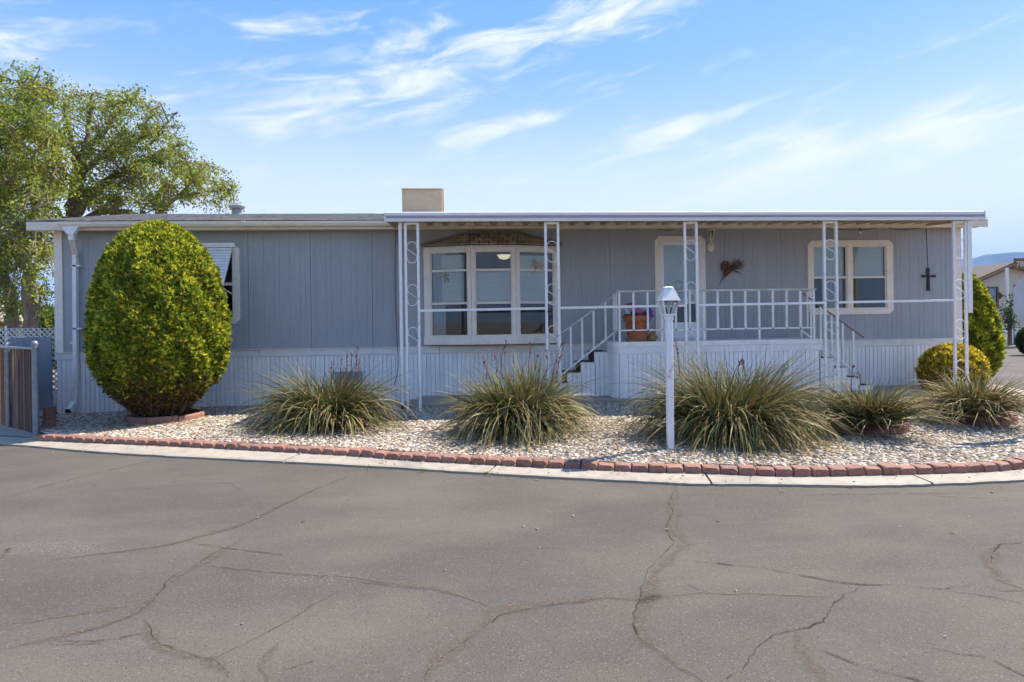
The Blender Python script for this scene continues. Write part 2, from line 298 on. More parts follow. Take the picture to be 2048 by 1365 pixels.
    def mesh(s, name, mat, shift=(0, 0, 0), smooth=False):
        me = bpy.data.meshes.new(name); sh = np.array(shift, float); me.from_pydata([tuple(np.array(p)-sh) for p in s.v], [], s.f)
        if mat: me.materials.append(MATS[mat])
        if smooth:
            me.polygons.foreach_set('use_smooth', [True]*len(me.polygons))
            try: me.set_sharp_from_angle(angle=math.radians(40))
            except Exception: pass
        bm = bmesh.new(); bm.from_mesh(me); bmesh.ops.recalc_face_normals(bm, faces=bm.faces); bm.to_mesh(me); bm.free()
        return me
    def build(s, name, mat, parent=None, smooth=False):
        w = WL[parent.name] if parent else Vector((0, 0, 0))
        return link(name, s.mesh(name, mat, w, smooth), parent)
def quadmesh(name, V, Q, mat, cols=None, shift=(0, 0, 0), smooth=False):
    V = np.asarray(V, np.float32)-np.array(shift, np.float32); Q = np.asarray(Q, np.int32); me = bpy.data.meshes.new(name)
    k = Q.shape[1]; me.vertices.add(len(V)); me.vertices.foreach_set('co', V.ravel()); me.loops.add(Q.size); me.loops.foreach_set('vertex_index', Q.ravel())
    me.polygons.add(len(Q)); me.polygons.foreach_set('loop_start', np.arange(0, Q.size, k, dtype=np.int32))
    if smooth: me.polygons.foreach_set('use_smooth', np.ones(len(Q), bool))
    me.update(calc_edges=True)
    if cols is not None:
        a = me.color_attributes.new('Col', 'FLOAT_COLOR', 'POINT'); c4 = np.ones((len(V), 4), np.float32); c4[:, :3] = cols; a.data.foreach_set('color', c4.ravel())
    me.materials.append(MATS[mat]); me.validate(); return me
X3, Y3, Z3 = (1, 0, 0), (0, 1, 0), (0, 0, 1)
def spline(pts, n):
    pts = np.array(pts, float); pp = np.vstack([2*pts[0]-pts[1], pts, 2*pts[-1]-pts[-2]]); out = []
    for i in range(len(pts)-1):
        a, b, c, e = pp[i:i+4]
        for t in np.linspace(0, 1, n, endpoint=False): out.append(.5*((2*b)+(-a+c)*t+(2*a-5*b+4*c-e)*t*t+(-a+3*b-3*c+e)*t**3))
    out.append(pts[-1]); return np.array(out)

# ================================================================ SETTING
def sheet(name, pts, mat, kind='structure'):
    me = bpy.data.meshes.new(name); me.from_pydata([tuple(p) for p in pts], [], [tuple(range(len(pts)))]); me.materials.append(MATS[mat])
    o = link(name, me); o['kind'] = kind; return o
sheet('ground', [(-9000, -9000, -.30), (9000, -9000, -.30), (9000, 9000, -.30), (-9000, 9000, -.30)], 'dirt')
road = sheet('road', [(-45, -45, -.16), (70, -45, -.16), (70, 24, -.16), (-45, 24, -.16)], 'asphalt')
# brick line and gutter line, front left to right and round the corner
bk = [G(*p, -.10) for p in [(70, 879), (265, 888), (414, 895), (700, 910), (840, 920), (1240, 940), (1410, 945), (1620, 950), (1900, 944), (2048, 935)]]
bk += [np.array(p) for p in [(7.0, -6.1, -.1), (8.4, -5.2, -.1), (9.7, -3.6, -.1), (10.75, -1.7, -.1), (11.75, .64, -.1), (12.3, 3, -.1), (12.6, 8, -.1)]]
bk = spline(bk, 24); bk[:, 2] = -.10
gt = [np.array((-20, 1.0, -.15)), np.array((-11, -1.6, -.15))]+[G(*p, -.15) for p in [(0, 889), (165, 903), (319, 913), (700, 932), (1000, 950), (1260, 964), (1400, 970), (1548, 971), (1775, 973), (2048, 962)]]
gt += [np.array(p) for p in [(6.9, -6.62, -.15), (8.7, -5.65, -.15), (10.2, -3.9, -.15), (11.3, -1.8, -.15), (12.3, .6, -.15), (12.85, 3, -.15), (13.2, 8, -.15), (13.3, 22, -.15)]]
gt = spline(gt, 12)
# concrete gutter pan: separate poured slabs with joints
def nearest_in(p, off):      # inner edge of the pan, towards the house
    i = np.argmin(np.linalg.norm(bk[:, :2]-p[:2], axis=1)); return bk[i]
cum = np.concatenate([[0], np.cumsum(np.linalg.norm(np.diff(gt[:, :2], axis=0), axis=1))])
pan = thing('gutter_pan', (0, -5, -.16), 'pale concrete gutter strip between the red bricks and the asphalt', 'gutter'); pan['kind'] = 'structure'
del pan['category'], pan['label']
joints = [np.argmin(np.linalg.norm(gt[:, :2]-G(*p, -.15)[:2], axis=1)) for p in [(165, 903), (560, 925), (985, 949), (1425, 970)]]
brk = [0, joints[0]-14, joints[0], joints[1], joints[2], joints[3], joints[3]+26, joints[3]+44, joints[3]+60, joints[3]+80, len(gt)-1]
brk = sorted(set(max(0, min(len(gt)-1, b)) for b in brk))
for a, b in zip(brk[:-1], brk[1:]):
    if b-a < 1: continue
    mb = MB(); seg = gt[a:b+1]; n = len(seg); pts = []
    for i, p in enumerate(seg):
        j = a+i; t = gt[min(j+1, len(gt)-1)]-gt[max(j-1, 0)]; t = t/np.linalg.norm(t); nn = np.array([-t[1], t[0], 0]); q = p+nn*.75
        e = t*(.012 if i == 0 else (-.012 if i == n-1 else 0)); jit = nn*rng.normal(0, .006)
        p = p+e+jit; q = q+e
        pts += [(p[0], p[1], -.20), (p[0], p[1], -.138), (p[0]+nn[0]*.03, p[1]+nn[1]*.03, -.128), (q[0], q[1], -.095), (q[0], q[1], -.20)]
    fs = [(i*5+k, (i+1)*5+k, (i+1)*5+k+1, i*5+k+1) for i in range(n-1) for k in range(4)]
    fs += [(0, 1, 2, 3, 4), tuple((n-1)*5+k for k in (4, 3, 2, 1, 0))]
    mb.add(pts, fs); mb.build('concrete_slab', 'concrete', pan)
# gravel bed base
def gz(x, y):
    back = np.interp(x, [-9, -8, -3.4, -.5, 12], [-.15, -.15, -.045, -.005, -.005]); front = -.035
    yf = np.interp(x, bk[:260, 0], bk[:260, 1]) if True else -6
    t = np.clip(y/(yf-1e-6), 0, 1); return back*(1-t)+front*t
tb = np.gradient(bk[:, :2], axis=0); tb /= np.linalg.norm(tb, axis=1)[:, None]; bki = bk[:, :2]+np.stack([-tb[:, 1], tb[:, 0]], 1)*.125
LB = [(-8.2, 1.0), (-7.9, -.9), (-6.5, -2.85)]
poly = [tuple(p) for p in LB]+[tuple(p[:2]) for p in bki[5:]]+[(12.6, 9.0), (10.4, 9.0), (10.4, 1.0)]
bm = bmesh.new(); vs_ = [bm.verts.new((p[0], p[1], 0)) for p in poly]; bm.faces.new(vs_); bmesh.ops.triangulate(bm, faces=bm.faces[:])
for _ in range(5): bmesh.ops.subdivide_edges(bm, edges=[e for e in bm.edges if e.calc_length() > .5], cuts=1)
bmesh.ops.triangulate(bm, faces=bm.faces[:])
for v in bm.verts:
    v.co.z = float(gz(v.co.x, v.co.y))-.012+.012*math.sin(v.co.x*2.1+1)*math.sin(v.co.y*2.7)
me = bpy.data.meshes.new('gravel_bed'); bm.to_mesh(me); bm.free(); me.materials.append(MATS['gravelbase'])
bed = link('gravel_bed', me); bed['kind'] = 'structure'
# pebbles on it
pc = bpy.data.collections.new('pebble_shapes')
for i in range(7):
    bm = bmesh.new(); bmesh.ops.create_icosphere(bm, subdivisions=2, radius=.5)
    sc_ = Vector((rng.uniform(.8, 1.25), rng.uniform(.65, .95), rng.uniform(.42, .62))); ph = rng.uniform(0, 6, 3)
    for v in bm.verts:
        c = v.co; k = 1+.10*math.sin(c.x*5+ph[0])+.10*math.sin(c.y*6+ph[1])+.08*math.sin(c.z*7+ph[2]); v.co = Vector((c.x*sc_.x, c.y*sc_.y, c.z*sc_.z))*k
    me = bpy.data.meshes.new('pebble'); bm.to_mesh(me); bm.free(); me.polygons.foreach_set('use_smooth', [True]*len(me.polygons)); me.materials.append(MATS['pebble']); po = bpy.data.objects.new('pebble_shape', me); pc.objects.link(po)
gravel = link('gravel', bed.data.copy()); gravel['kind'] = 'stuff'; tag(gravel, 'mixed cream and grey river pebbles covering the front bed', 'gravel')
ng = bpy.data.node_groups.new('scatter_pebbles', 'GeometryNodeTree'); ng.interface.new_socket('Geometry', in_out='INPUT', socket_type='NodeSocketGeometry'); ng.interface.new_socket('Geometry', in_out='OUTPUT', socket_type='NodeSocketGeometry')
gi = ng.nodes.new('NodeGroupInput'); go = ng.nodes.new('NodeGroupOutput'); dp = ng.nodes.new('GeometryNodeDistributePointsOnFaces'); dp.inputs['Density'].default_value = 950
ip = ng.nodes.new('GeometryNodeInstanceOnPoints'); ci = ng.nodes.new('GeometryNodeCollectionInfo'); ci.inputs[0].default_value = pc; ci.inputs[1].default_value = True; ci.inputs[2].default_value = True
ip.inputs['Pick Instance'].default_value = True
rv = ng.nodes.new('FunctionNodeRandomValue'); rv.data_type = 'FLOAT_VECTOR'; rv.inputs[0].default_value = (-.45, -.45, 0); rv.inputs[1].default_value = (.45, .45, 6.28)
rs = ng.nodes.new('FunctionNodeRandomValue'); rs.data_type = 'FLOAT'; rs.inputs[2].default_value = 0.0; rs.inputs[3].default_value = 1.0
pw = ng.nodes.new('ShaderNodeMath'); pw.operation = 'POWER'; pw.inputs[1].default_value = 1.8; ng.links.new(rs.outputs[1], pw.inputs[0])
ml = ng.nodes.new('ShaderNodeMath'); ml.operation = 'MULTIPLY_ADD'; ml.inputs[1].default_value = .042; ml.inputs[2].default_value = .027; ng.links.new(pw.outputs[0], ml.inputs[0])
ng.links.new(gi.outputs[0], dp.inputs[0]); ng.links.new(dp.outputs[0], ip.inputs[0]); ng.links.new(ci.outputs[0], ip.inputs['Instance']); ng.links.new(rv.outputs[0], ip.inputs['Rotation']); ng.links.new(ml.outputs[0], ip.inputs['Scale']); ng.links.new(ip.outputs[0], go.inputs[0])
gm = gravel.modifiers.new('scatter', 'NODES'); gm.node_group = ng
# brick border
def edging_brick():
    w, h, dp_ = .087, .085, .12; pr = [(-w, 0), (w, 0), (w, h*.52), (w*.86, h*.78), (w*.6, h*.92), (-w*.6, h*.92), (-w*.86, h*.78), (-w, h*.52)]
    bk_ = [(-w, 0), (w, 0), (w, h*.9), (w*.97, h), (w*.7, h*1.02), (-w*.7, h*1.02), (-w*.97, h), (-w, h*.9)]
    mb = MB(); n = 8; pts = [(p[0]*.97, 0, p[1]*.96) for p in pr]+[(p[0], .012, p[1]*1.0) for p in pr]+[(a[0], .05, a[1]) for a in bk_]+[(a[0], dp_, a[1]) for a in bk_]
    mb.add(pts, [tuple(range(n)), tuple(range(3*n, 4*n))]+[(r*n+i, r*n+(i+1) % n, (r+1)*n+(i+1) % n, (r+1)*n+i) for r in range(3) for i in range(n)]); return mb.mesh('brick', 'brick')
bme = edging_brick(); border = thing('brick_border', tuple(bk[120]), 'low row of red scalloped bricks edging the front of the gravel bed', 'edging')
cum = np.concatenate([[0], np.cumsum(np.linalg.norm(np.diff(bk[:, :2], axis=0), axis=1))]); s0 = .09
while s0 < cum[-1]-2:
    p = np.array([np.interp(s0, cum, bk[:, k]) for k in range(3)]); q = np.array([np.interp(s0+.05, cum, bk[:, k]) for k in range(3)]); t = q-p
    o = link('brick', bme, border, (p[0], p[1]-.0, -.122+rng.normal(0, .006)), euler=(rng.normal(0, .04), rng.normal(0, .035), math.atan2(t[1], t[0])+rng.normal(0, .05)))
    o.scale = (1, 1, rng.uniform(.94, 1.06)); s0 += .184
# patio slab under the cover
sl_ = MB().box(-1.05, 10.2, -1.28, 0.05, -.12, .055, .012).build('patio_slab', 'concrete'); sl_['kind'] = 'structure'
# left walk, dirt of the next lot, far verge and mountains
sheet('walk', [(-22, -1.2, -.10), (-8.2, -2.3, -.10), (-6.62, -2.95, -.10), (-7.9, -.9, -.10), (-8.3, 1.5, -.10), (-22, 6, -.10)], 'concrete')
sheet('side_yard', [(-45, 1.2, -.09), (-7.9, .6, -.09), (-7.9, 45, -.09), (-45, 45, -.09)], 'dirt')
# cracks on the road
def ribbon(name, pts, w, mat, z, jit, taper=True):
    pts = np.array(pts); cl = np.concatenate([[0], np.cumsum(np.linalg.norm(np.diff(pts, axis=0), axis=1))]); n = max(6, int(cl[-1]/.045)); ss = np.linspace(0, cl[-1], n)
    xy = np.stack([np.interp(ss, cl, pts[:, k]) for k in range(2)], 1); wob = np.cumsum(rng.normal(0, jit, (n, 2)), 0); lin = np.linspace(0, 1, n)[:, None]; wob -= wob[0]*(1-lin)+wob[-1]*lin
    sm = np.ones(3)/3; xy = xy+wob+rng.normal(0, jit*.5, (n, 2)); t = np.gradient(xy, axis=0); t /= np.linalg.norm(t, axis=1)[:, None]+1e-9; nn = np.stack([-t[:, 1], t[:, 0]], 1)
    ws = w*np.clip(1+np.convolve(rng.normal(0, .9, n), np.ones(5)/5, 'same'), .45, 1.9)
    if taper: ws = ws*np.clip(np.minimum(np.linspace(0, 6, n), np.linspace(6, 0, n)), .15, 1)
    V = np.zeros((2*n, 3)); V[0::2, :2] = xy+nn*ws[:, None]/2; V[1::2, :2] = xy-nn*ws[:, None]/2; V[:, 2] = z
    Q = np.array([(2*i, 2*i+1, 2*i+3, 2*i+2) for i in range(n-1)]); me = quadmesh(name, V, Q, mat); uv = me.uv_layers.new(name='UVMap')
    vi = np.zeros(len(me.loops), np.int32); me.loops.foreach_get('vertex_index', vi); u = np.zeros((len(vi), 2), np.float32); u[:, 1] = vi % 2; u[:, 0] = vi//2/n; uv.data.foreach_set('uv', u.ravel())
    return link(name, me, road)
S, K = 'seal', 'crack'
CR = [(S, .03, .004, [(0, 997), (103, 970), (207, 945), (319, 918)]), (S, .08, .012, [(700, 951), (608, 988), (550, 1017), (480, 1050), (372, 1081), (323, 1094), (223, 1106), (103, 1121)]),
 (S, .11, .012, [(484, 1081), (435, 1106), (401, 1127), (339, 1160), (290, 1210), (265, 1230), (194, 1257), (95, 1280), (0, 1300)]), (S, .05, .010, [(405, 1131), (538, 1145), (700, 1158), (820, 1173), (878, 1180), (939, 1198), (990, 1219)]),
 (S, .13, .010, [(1420, 1185), (1281, 1198), (1206, 1193), (1096, 1207), (1001, 1224), (963, 1248), (912, 1289), (854, 1337), (838, 1390)]), (S, .12, .014, [(1356, 970), (1339, 1005), (1349, 1026), (1339, 1057), (1366, 1084), (1305, 1139), (1295, 1180), (1278, 1248), (1288, 1279), (1349, 1327), (1400, 1359), (1440, 1390)]),
 (K, .0, .016, [(1344, 1121), (1431, 1130), (1534, 1139), (1629, 1157), (1720, 1168), (1793, 1170), (1895, 1183), (1961, 1170)]), (K, 0, .011, [(1895, 1183), (2001, 1198), (2060, 1212)]), (K, 0, .010, [(1965, 1170), (2001, 1183), (2060, 1183)]),
 (K, .0, .012, [(1720, 1172), (1687, 1188), (1658, 1212), (1643, 1243), (1592, 1260), (1530, 1274), (1494, 1303), (1475, 1340), (1435, 1364), (1410, 1390)]), (K, 0, .012, [(1625, 1300), (1702, 1325), (1775, 1347), (1837, 1364), (1900, 1392)]),
 (K, 0, .015, [(1840, 1292), (1914, 1309), (1976, 1318), (2048, 1353), (2090, 1375)]), (K, 0, .012, [(2060, 1085), (1998, 1090), (1990, 1113), (1983, 1128)]), (K, 0, .010, [(1548, 971), (1568, 995)]), (K, 0, .012, [(1568, 991), (1700, 990), (1866, 987), (1980, 990)]),
 (S, .08, .010, [(290, 1240), (306, 1293), (372, 1313), (430, 1324), (459, 1355)]), (S, .04, .004, [(679, 1181), (555, 1255), (501, 1284), (430, 1317)]), (K, 0, .014, [(286, 1268), (199, 1282), (95, 1286)]), (S, .06, .008, [(-20, 1251), (130, 1232), (265, 1212)]),
 (K, 0, .010, [(377, 1086), (435, 1096), (580, 1113)]), (K, 0, .007, [(90, 991), (300, 978), (460, 968), (495, 996)]), (S, .05, 0, [(1400, 1187), (1560, 1190), (1680, 1196)]), (K, 0, .008, [(1374, 1170), (1420, 1188)]),
 (S, .10, .0, [(1990, 1090), (1975, 1130), (2010, 1165), (2060, 1185)]), (K, 0, .010, [(1800, 985), (1850, 992), (1985, 1000)]), (K, 0, .012, [(1985, 965), (2010, 980), (2060, 984)]), (K, 0, .009, [(1980, 988), (2050, 1008)]),
 (K, 0, .008, [(1070, 1093), (1140, 1103)]), (K, 0, .009, [(80, 1290), (200, 1287), (290, 1266)]), (K, 0, .010, [(1700, 1200), (1715, 1216), (1740, 1225)]), (K, 0, .010, [(640, 1320), (560, 1345)]), (S, .07, 0, [(560, 1285), (520, 1330), (560, 1390)]),
 (S, .12, 0, [(1592, 1262), (1610, 1310), (1640, 1360), (1660, 1395)]), (S, .05, 0, [(0, 1120), (20, 1095), (10, 1110)])]
for kind, w, cw, px in CR:
    pts = [G(*p, -.16)[:2] for p in px]
    if kind == S:
        ribbon('crack_sealant', pts, w, 'sealant', -.156, .004)
        if cw: ribbon('crack', np.array(pts)+rng.normal(0, .004, 2), cw*.7, 'crackline', -.1545, .007)
    else: ribbon('crack', pts, cw, 'crackline', -.1545, .007)
# dark joint where asphalt meets the pan
ribbon('joint', gt[14:150, :2]-np.array([0, .008]), .022, 'crackline', -.1535, .001, False)

# ================================================================ MOBILE HOME
XL, XR, ZB0, ZB1, ZT = -8.05, 10.57, .905, 1.03, 3.47
home = thing('mobile_home', (1.2, 0, 0), 'long grey blue mobile home with pale skirting, white trim and low shingle roof', 'house')
# windows and door openings in the front wall (x0, x1, z0, z1)
bay0, bay1 = P(849, 590)[0], P(1120, 590)[0]
wr = (P(1615, 556)[0], P(1785, 556)[0], 1.585, 3.165); wl_ = (P(330, 570)[0], P(480, 570)[0], P(480, 648)[2], P(480, 489)[2]); dr = (P(1310, 580)[0], P(1411, 580)[0], 1.10, 3.27)
OPEN = [(bay0+.06, bay1-.06, 1.2, 3.03), (wr[0]+.1, wr[1]-.1, wr[2]+.1, wr[3]-.1), (wl_[0]+.12, wl_[1]-.12, wl_[2]+.1, wl_[3]-.1), (dr[0]+.1, dr[1]-.1, dr[2]+.01, dr[3]-.1)]
pw_ = 1.22; x = XL
k = 0
while x < XR-.01:
    x1 = min(x+pw_, XR); mb = MB(); xs = [x+.003, x1-.003]; gro = []
    gx = x+.102
    while gx < x1-.05:
        gro.append(gx); gx += .203 if (len(gro)+k) % 3 else .102
    for g in gro: xs += [g-.004, g+.004]
    for o_ in OPEN: xs += [v for v in o_[:2] if x < v < x1]
    xs = sorted(xs)
    for a, b in zip(xs[:-1], xs[1:]):
        if b-a < 1e-4: continue
        c = (a+b)/2; isg = any(abs(c-g) < .0045 for g in gro); zz = [(ZB1-.02, ZT)]
        for o_ in OPEN:
            if o_[0] <= c <= o_[1]: zz = [(ZB1-.02, o_[2]), (o_[3], ZT)]
        for z0, z1 in zz: mb.box(a, b, .004 if isg else 0.0, .02, z0, z1)
    low = MB(); upp = MB(); both = all(any(o_[0]-.003 <= (a+b)/2 <= o_[1]+.003 for o_ in OPEN) for a, b in zip(xs[:-1], xs[1:]))
    if both:
        for i in range(0, len(mb.v), 8): (low if mb.v[i][2] < 1.1 else upp).add(mb.v[i:i+8], [(0, 2, 3, 1), (4, 5, 7, 6), (0, 1, 5, 4), (2, 6, 7, 3), (0, 4, 6, 2), (1, 3, 7, 5)])
        low.build('siding_panel', 'siding', home); upp.build('siding_panel', 'siding', home)
    else: mb.build('siding_panel', 'siding', home)
    x = x1; k += 1
# shell: sides, back, floor, ceiling and a partition inside
YB = 7.0
MB().box(XL, XL+.05, .021, YB, -.1, ZT).build('side_wall', 'siding', home); MB().box(XR-.05, XR, .021, YB, -.1, ZT).build('side_wall', 'siding', home)
MB().box(XL, XR, YB+.001, YB+.05, -.1, ZT).build('back_wall', 'siding', home)
MB().box(XL+.06, XR-.06, .08, YB-.01, .98, 1.06).build('floor_deck', 'interior', home); MB().box(XL+.06, XR-.06, .03, YB-.01, ZT-.08, ZT-.03).build('ceiling_lining', 'interior', home)
MB().box(XL+.06, XR-.06, 3.4, 3.5, 1.07, ZT-.09).build('inner_wall', 'interior', home)
for px in (-4.5, -1.5, 3.2, 6.2): MB().box(px, px+.1, .06, 3.39, 1.07, ZT-.09).build('inner_wall', 'interior', home)
MB().box(XL+.1, XR-.1, .03, .06, -.1, .97).build('skirt_backing', 'skirt', home)
# belt band
mb = MB()
for a, b in ((XL-.03, -4.2), (-4.19, -1.35), (-1.34, -.62), (-.61, 5.5), (5.51, XR+.03)): mb.box(a, b, -.035, .0, ZB0, ZB1, .004)
mb.build('belt_band', 'beltpaint', home); MB().box(XL-.035, XR+.035, -.05, -.001, ZB1+.002, ZB1+.022, .004).build('belt_cap', 'cream', home)
# skirting boards
sme = MB().box(-.0405, .0405, -.008, .006, -.05, .925, .003).mesh('skirt_board', 'skirt'); x = XL+.045
while x < XR:
    zb = float(gz(x, 0))-.02; o = link('skirt_board', sme, home, (x, -.012+rng.normal(0, .0012), zb)); o.scale = (1, 1, (ZB0-zb+.01)/.925); o.rotation_euler = (0, rng.normal(0, .0012), rng.normal(0, .02)); x += .0885
MB().box(XL, XR, .0, .02, -.16, .9).build('skirt_shadow', 'shadowgap', home)
for xx in (-6.3, -3.6): MB().box(xx-.13, xx+.13, -.026, -.0215, .12, .52).build('skirt_vent', 'beltpaint', home)
# corner boards
MB().box(XL-.025, XL+.13, -.028, -.002, ZB1+.024, ZT, .004).build('corner_board', 'trim', home); MB().box(XR-.13, XR+.025, -.028, -.002, ZB1+.024, ZT, .004).build('corner_board', 'trim', home)
# roof
RX0, RX1, EY, EZ, RIDGE_Y, RIDGE_Z = -8.38, 10.95, -.32, 3.58, 3.5, 4.36
mb = MB(); nC = 26
for i in range(nC):
    a0, a1 = i/nC, (i+1.15)/nC; y0, z0 = EY+(RIDGE_Y-EY)*a0, EZ+(RIDGE_Z-EZ)*a0; y1, z1 = EY+(RIDGE_Y-EY)*min(1, a1), EZ+(RIDGE_Z-EZ)*min(1, a1)
    xx = RX0
    while xx < RX1-.01:
        xw = min(xx+rng.uniform(.5, 1.0), RX1); zj = .012+rng.uniform(0, .008)
        mb.add([(xx, y0, z0), (xw, y0, z0), (xw, y0, z0+zj), (xx, y0, z0+zj), (xw, y1, z1+.006), (xx, y1, z1+.006)], [(0, 1, 2, 3), (3, 2, 4, 5)]); xx = xw
ro = mb.build('roof', 'shingle', home)
MB().add([(RX0, EY, EZ-.02), (RX1, EY, EZ-.02), (RX1, RIDGE_Y, RIDGE_Z-.02), (RX0, RIDGE_Y, RIDGE_Z-.02), (RX0, 7.3, EZ-.02), (RX1, 7.3, EZ-.02)], [(0, 1, 2, 3), (3, 2, 5, 4)]).build('roof_deck', 'shingle', ro)
mb = MB()
for xe in (RX0, RX1-.04):
    mb.prism([(EY, EZ-.19), (RIDGE_Y, RIDGE_Z-.19), (7.3, EZ-.19), (7.3, EZ-.025), (RIDGE_Y, RIDGE_Z-.025), (EY, EZ-.025)], (0, 0, 0), Y3, Z3, X3, xe, xe+.04)
mb.build('barge_board', 'trim', home)
MB().box(RX0+.001, RX1-.041, -.03, EY+.05, EZ-.165, EZ-.145).build('soffit', 'cream', home)
MB().box(RX0, RX1, EY-.005, EY+.03, EZ-.185, EZ-.022, .004).build('fascia', 'cream', home)
gut = MB().prism([(-.0055, 0), (-.10, .01), (-.125, .055), (-.115, .07), (-.12, .105), (-.105, .105), (-.095, .06), (-.08, .02), (-.0055, .02)], (0, EY, EZ-.14), Y3, Z3, X3, P(118, 450, -.4)[0], RX1-.5)
gut.build('gutter', 'cream', home); mb = MB()
for gx in (-4.35, -4.30, -.2): mb.box(gx, gx+.014, EY-.129, EY-.006, EZ-.145, EZ-.03)
mb.build('gutter_seam', 'trim', home)
# downspout at the left corner
dx = P(152, 640, -.1)[0]; ex = P(141, 465, -.42)[0]
mb = MB(); mb.prism([(-.16, .15), (.16, .15), (.055, 0), (-.055, 0)], (ex, EY-.10, EZ-.28), X3, Z3, Y3, -.02, .075)
mb.bar((ex, EY-.065, EZ-.27), (ex, EY-.065, EZ-.38), .09, .075); mb.bar((ex, EY-.065, EZ-.36), (dx, -.09, EZ-.62), .09, .075); mb.bar((dx, -.09, EZ-.58), (dx-.02, -.09, .62), .09, .075, .004); mb.bar((dx-.02, -.09, .66), (dx-.045, -.11, .05), .088, .073, .004); mb.bar((dx-.045, -.11, .09), (dx-.06, -.26, -.06), .09, .075, .004)
ds = mb.build('downspout', 'white', home)
mb = MB()
for z in (2.72, 1.5): mb.box(dx-.055, dx+.11, -.135, -.05, z, z+.03)
mb.box(dx-.16, dx-.05, -.03, -.002, 1.22, 1.255); mb.build('strap', 'white', ds)
MB().box(dx-.10, dx-.022, -.305, -.245, -.098, -.02).build('spout_mouth', 'black', ds)

def face_axes(p0, p1):
    a = np.array([p1[0]-p0[0], p1[1]-p0[1], 0.]); l = np.linalg.norm(a); a /= l; n = np.array([a[1], -a[0], 0.]); return np.array([p0[0], p0[1], 0.]), a, n, l
def fbox(mb, fr, u, dpt, z, c=.004):   # box on a vertical face: along u, out of the wall dpt, up z
    o, a, n, l = fr; return mb.obox(o, a, n, (0, 0, 1), u, dpt, z, c)
def glazing(par, fr, u0, u1, z0, z1, rails, shade_to=None, sash='trim', dep=(0.0, 0.0, None)):
    for i, (za, zb) in enumerate(zip([z0]+rails, rails+[z1])):
        mb = MB(); fbox(mb, fr, (u0, u1), (-.022, -.016), (za, zb), 0); mb.build('pane', 'glass', par)
        mb = MB(); t = .022
        fbox(mb, fr, (u0, u0+t), (-.028, .006), (za, zb)); fbox(mb, fr, (u1-t, u1), (-.028, .006), (za, zb)); fbox(mb, fr, (u0+t, u1-t), (-.027, .005), (za, za+t)); fbox(mb, fr, (u0+t, u1-t), (-.027, .005), (zb-t, zb)); mb.build('sash', sash, par)
    if shade_to is not None:
        mb = MB(); n = 44; o, a, nn, l = fr; zz = np.linspace(shade_to, dep[2] or z1, n); pts = []
        for i, z in enumerate(zz):
            dd = -.075-(.006 if i % 2 else 0); pts += [o+a*(u0+.01+dep[0])+nn*dd+np.array([0, 0, z]), o+a*(u1-.01-dep[1])+nn*dd+np.array([0, 0, z])]
        mb.add(pts, [(2*i, 2*i+1, 2*i+3, 2*i+2) for i in range(n-1)]); mb.build('window_shade', 'shade', par)
# bay window
BY = -.32; A0, A1, A2, A3 = (bay0, -.01), (P(943, 590, BY)[0], BY), (P(1031.5, 590, BY)[0], BY), (bay1, -.01); bz0, bz1 = 1.115, 3.07
bay = MB(); pin = [(A0[0]+.03, 0), (A1[0], BY+.03), (A2[0], BY+.03), (A3[0]-.03, 0)]
bay.prism([A0, A1, A2, A3], (0, 0, 0), X3, Y3, Z3, bz0, bz0+.05); bay.prism([A0, A1, A2, A3], (0, 0, 0), X3, Y3, Z3, bz1-.03, bz1)
bayo = bay.build('bay_window', 'trim', home)
zp0, zp1 = P(985, 672, BY)[2], P(985, 502, BY)[2]; zr1, zr2 = P(985, 606, BY)[2], P(985, 540, BY)[2]
for i, (p0, p1) in enumerate(((A0, A1), (A1, A2), (A2, A3))):
    fr = face_axes(p0, p1); l = fr[3]; e0 = .14 if i == 0 else .075; e1 = .14 if i == 2 else .075; mb = MB()
    fbox(mb, fr, (0, e0), (-.05, .025), (bz0+.052, bz1-.032)); fbox(mb, fr, (l-e1, l), (-.05, .026), (bz0+.052, bz1-.032)); fbox(mb, fr, (e0, l-e1), (-.05, .022), (bz0+.052, zp0)); fbox(mb, fr, (e0, l-e1), (-.05, .022), (zp1, bz1-.032)); mb.build('frame', 'trim', bayo)
    glazing(bayo, fr, e0, l-e1, zp0, zp1, [zr1, zr2], zr1+.01, dep=(0.0, 0.0, zr2 if i == 1 else zp1-.05) if i == 1 else ((.10, .10, zp1-.06) if i == 0 else (.0, .09, zp1-.08)))
    mb = MB(); fbox(mb, fr, (-.01, l+.01), (.027, .045), (bz0-.03, bz0+.145)); mb.build('apron', 'trim', bayo)
mb = MB()
for i in range(7): mb.tube([(A0[0]+.20+.035*i, -.03+.012*(i % 2), zp0-.05), (A0[0]+.20+.035*i, -.03+.012*(i % 2), zp1+.05)], .022, 6)
mb.build('curtain', 'curtain', bayo)
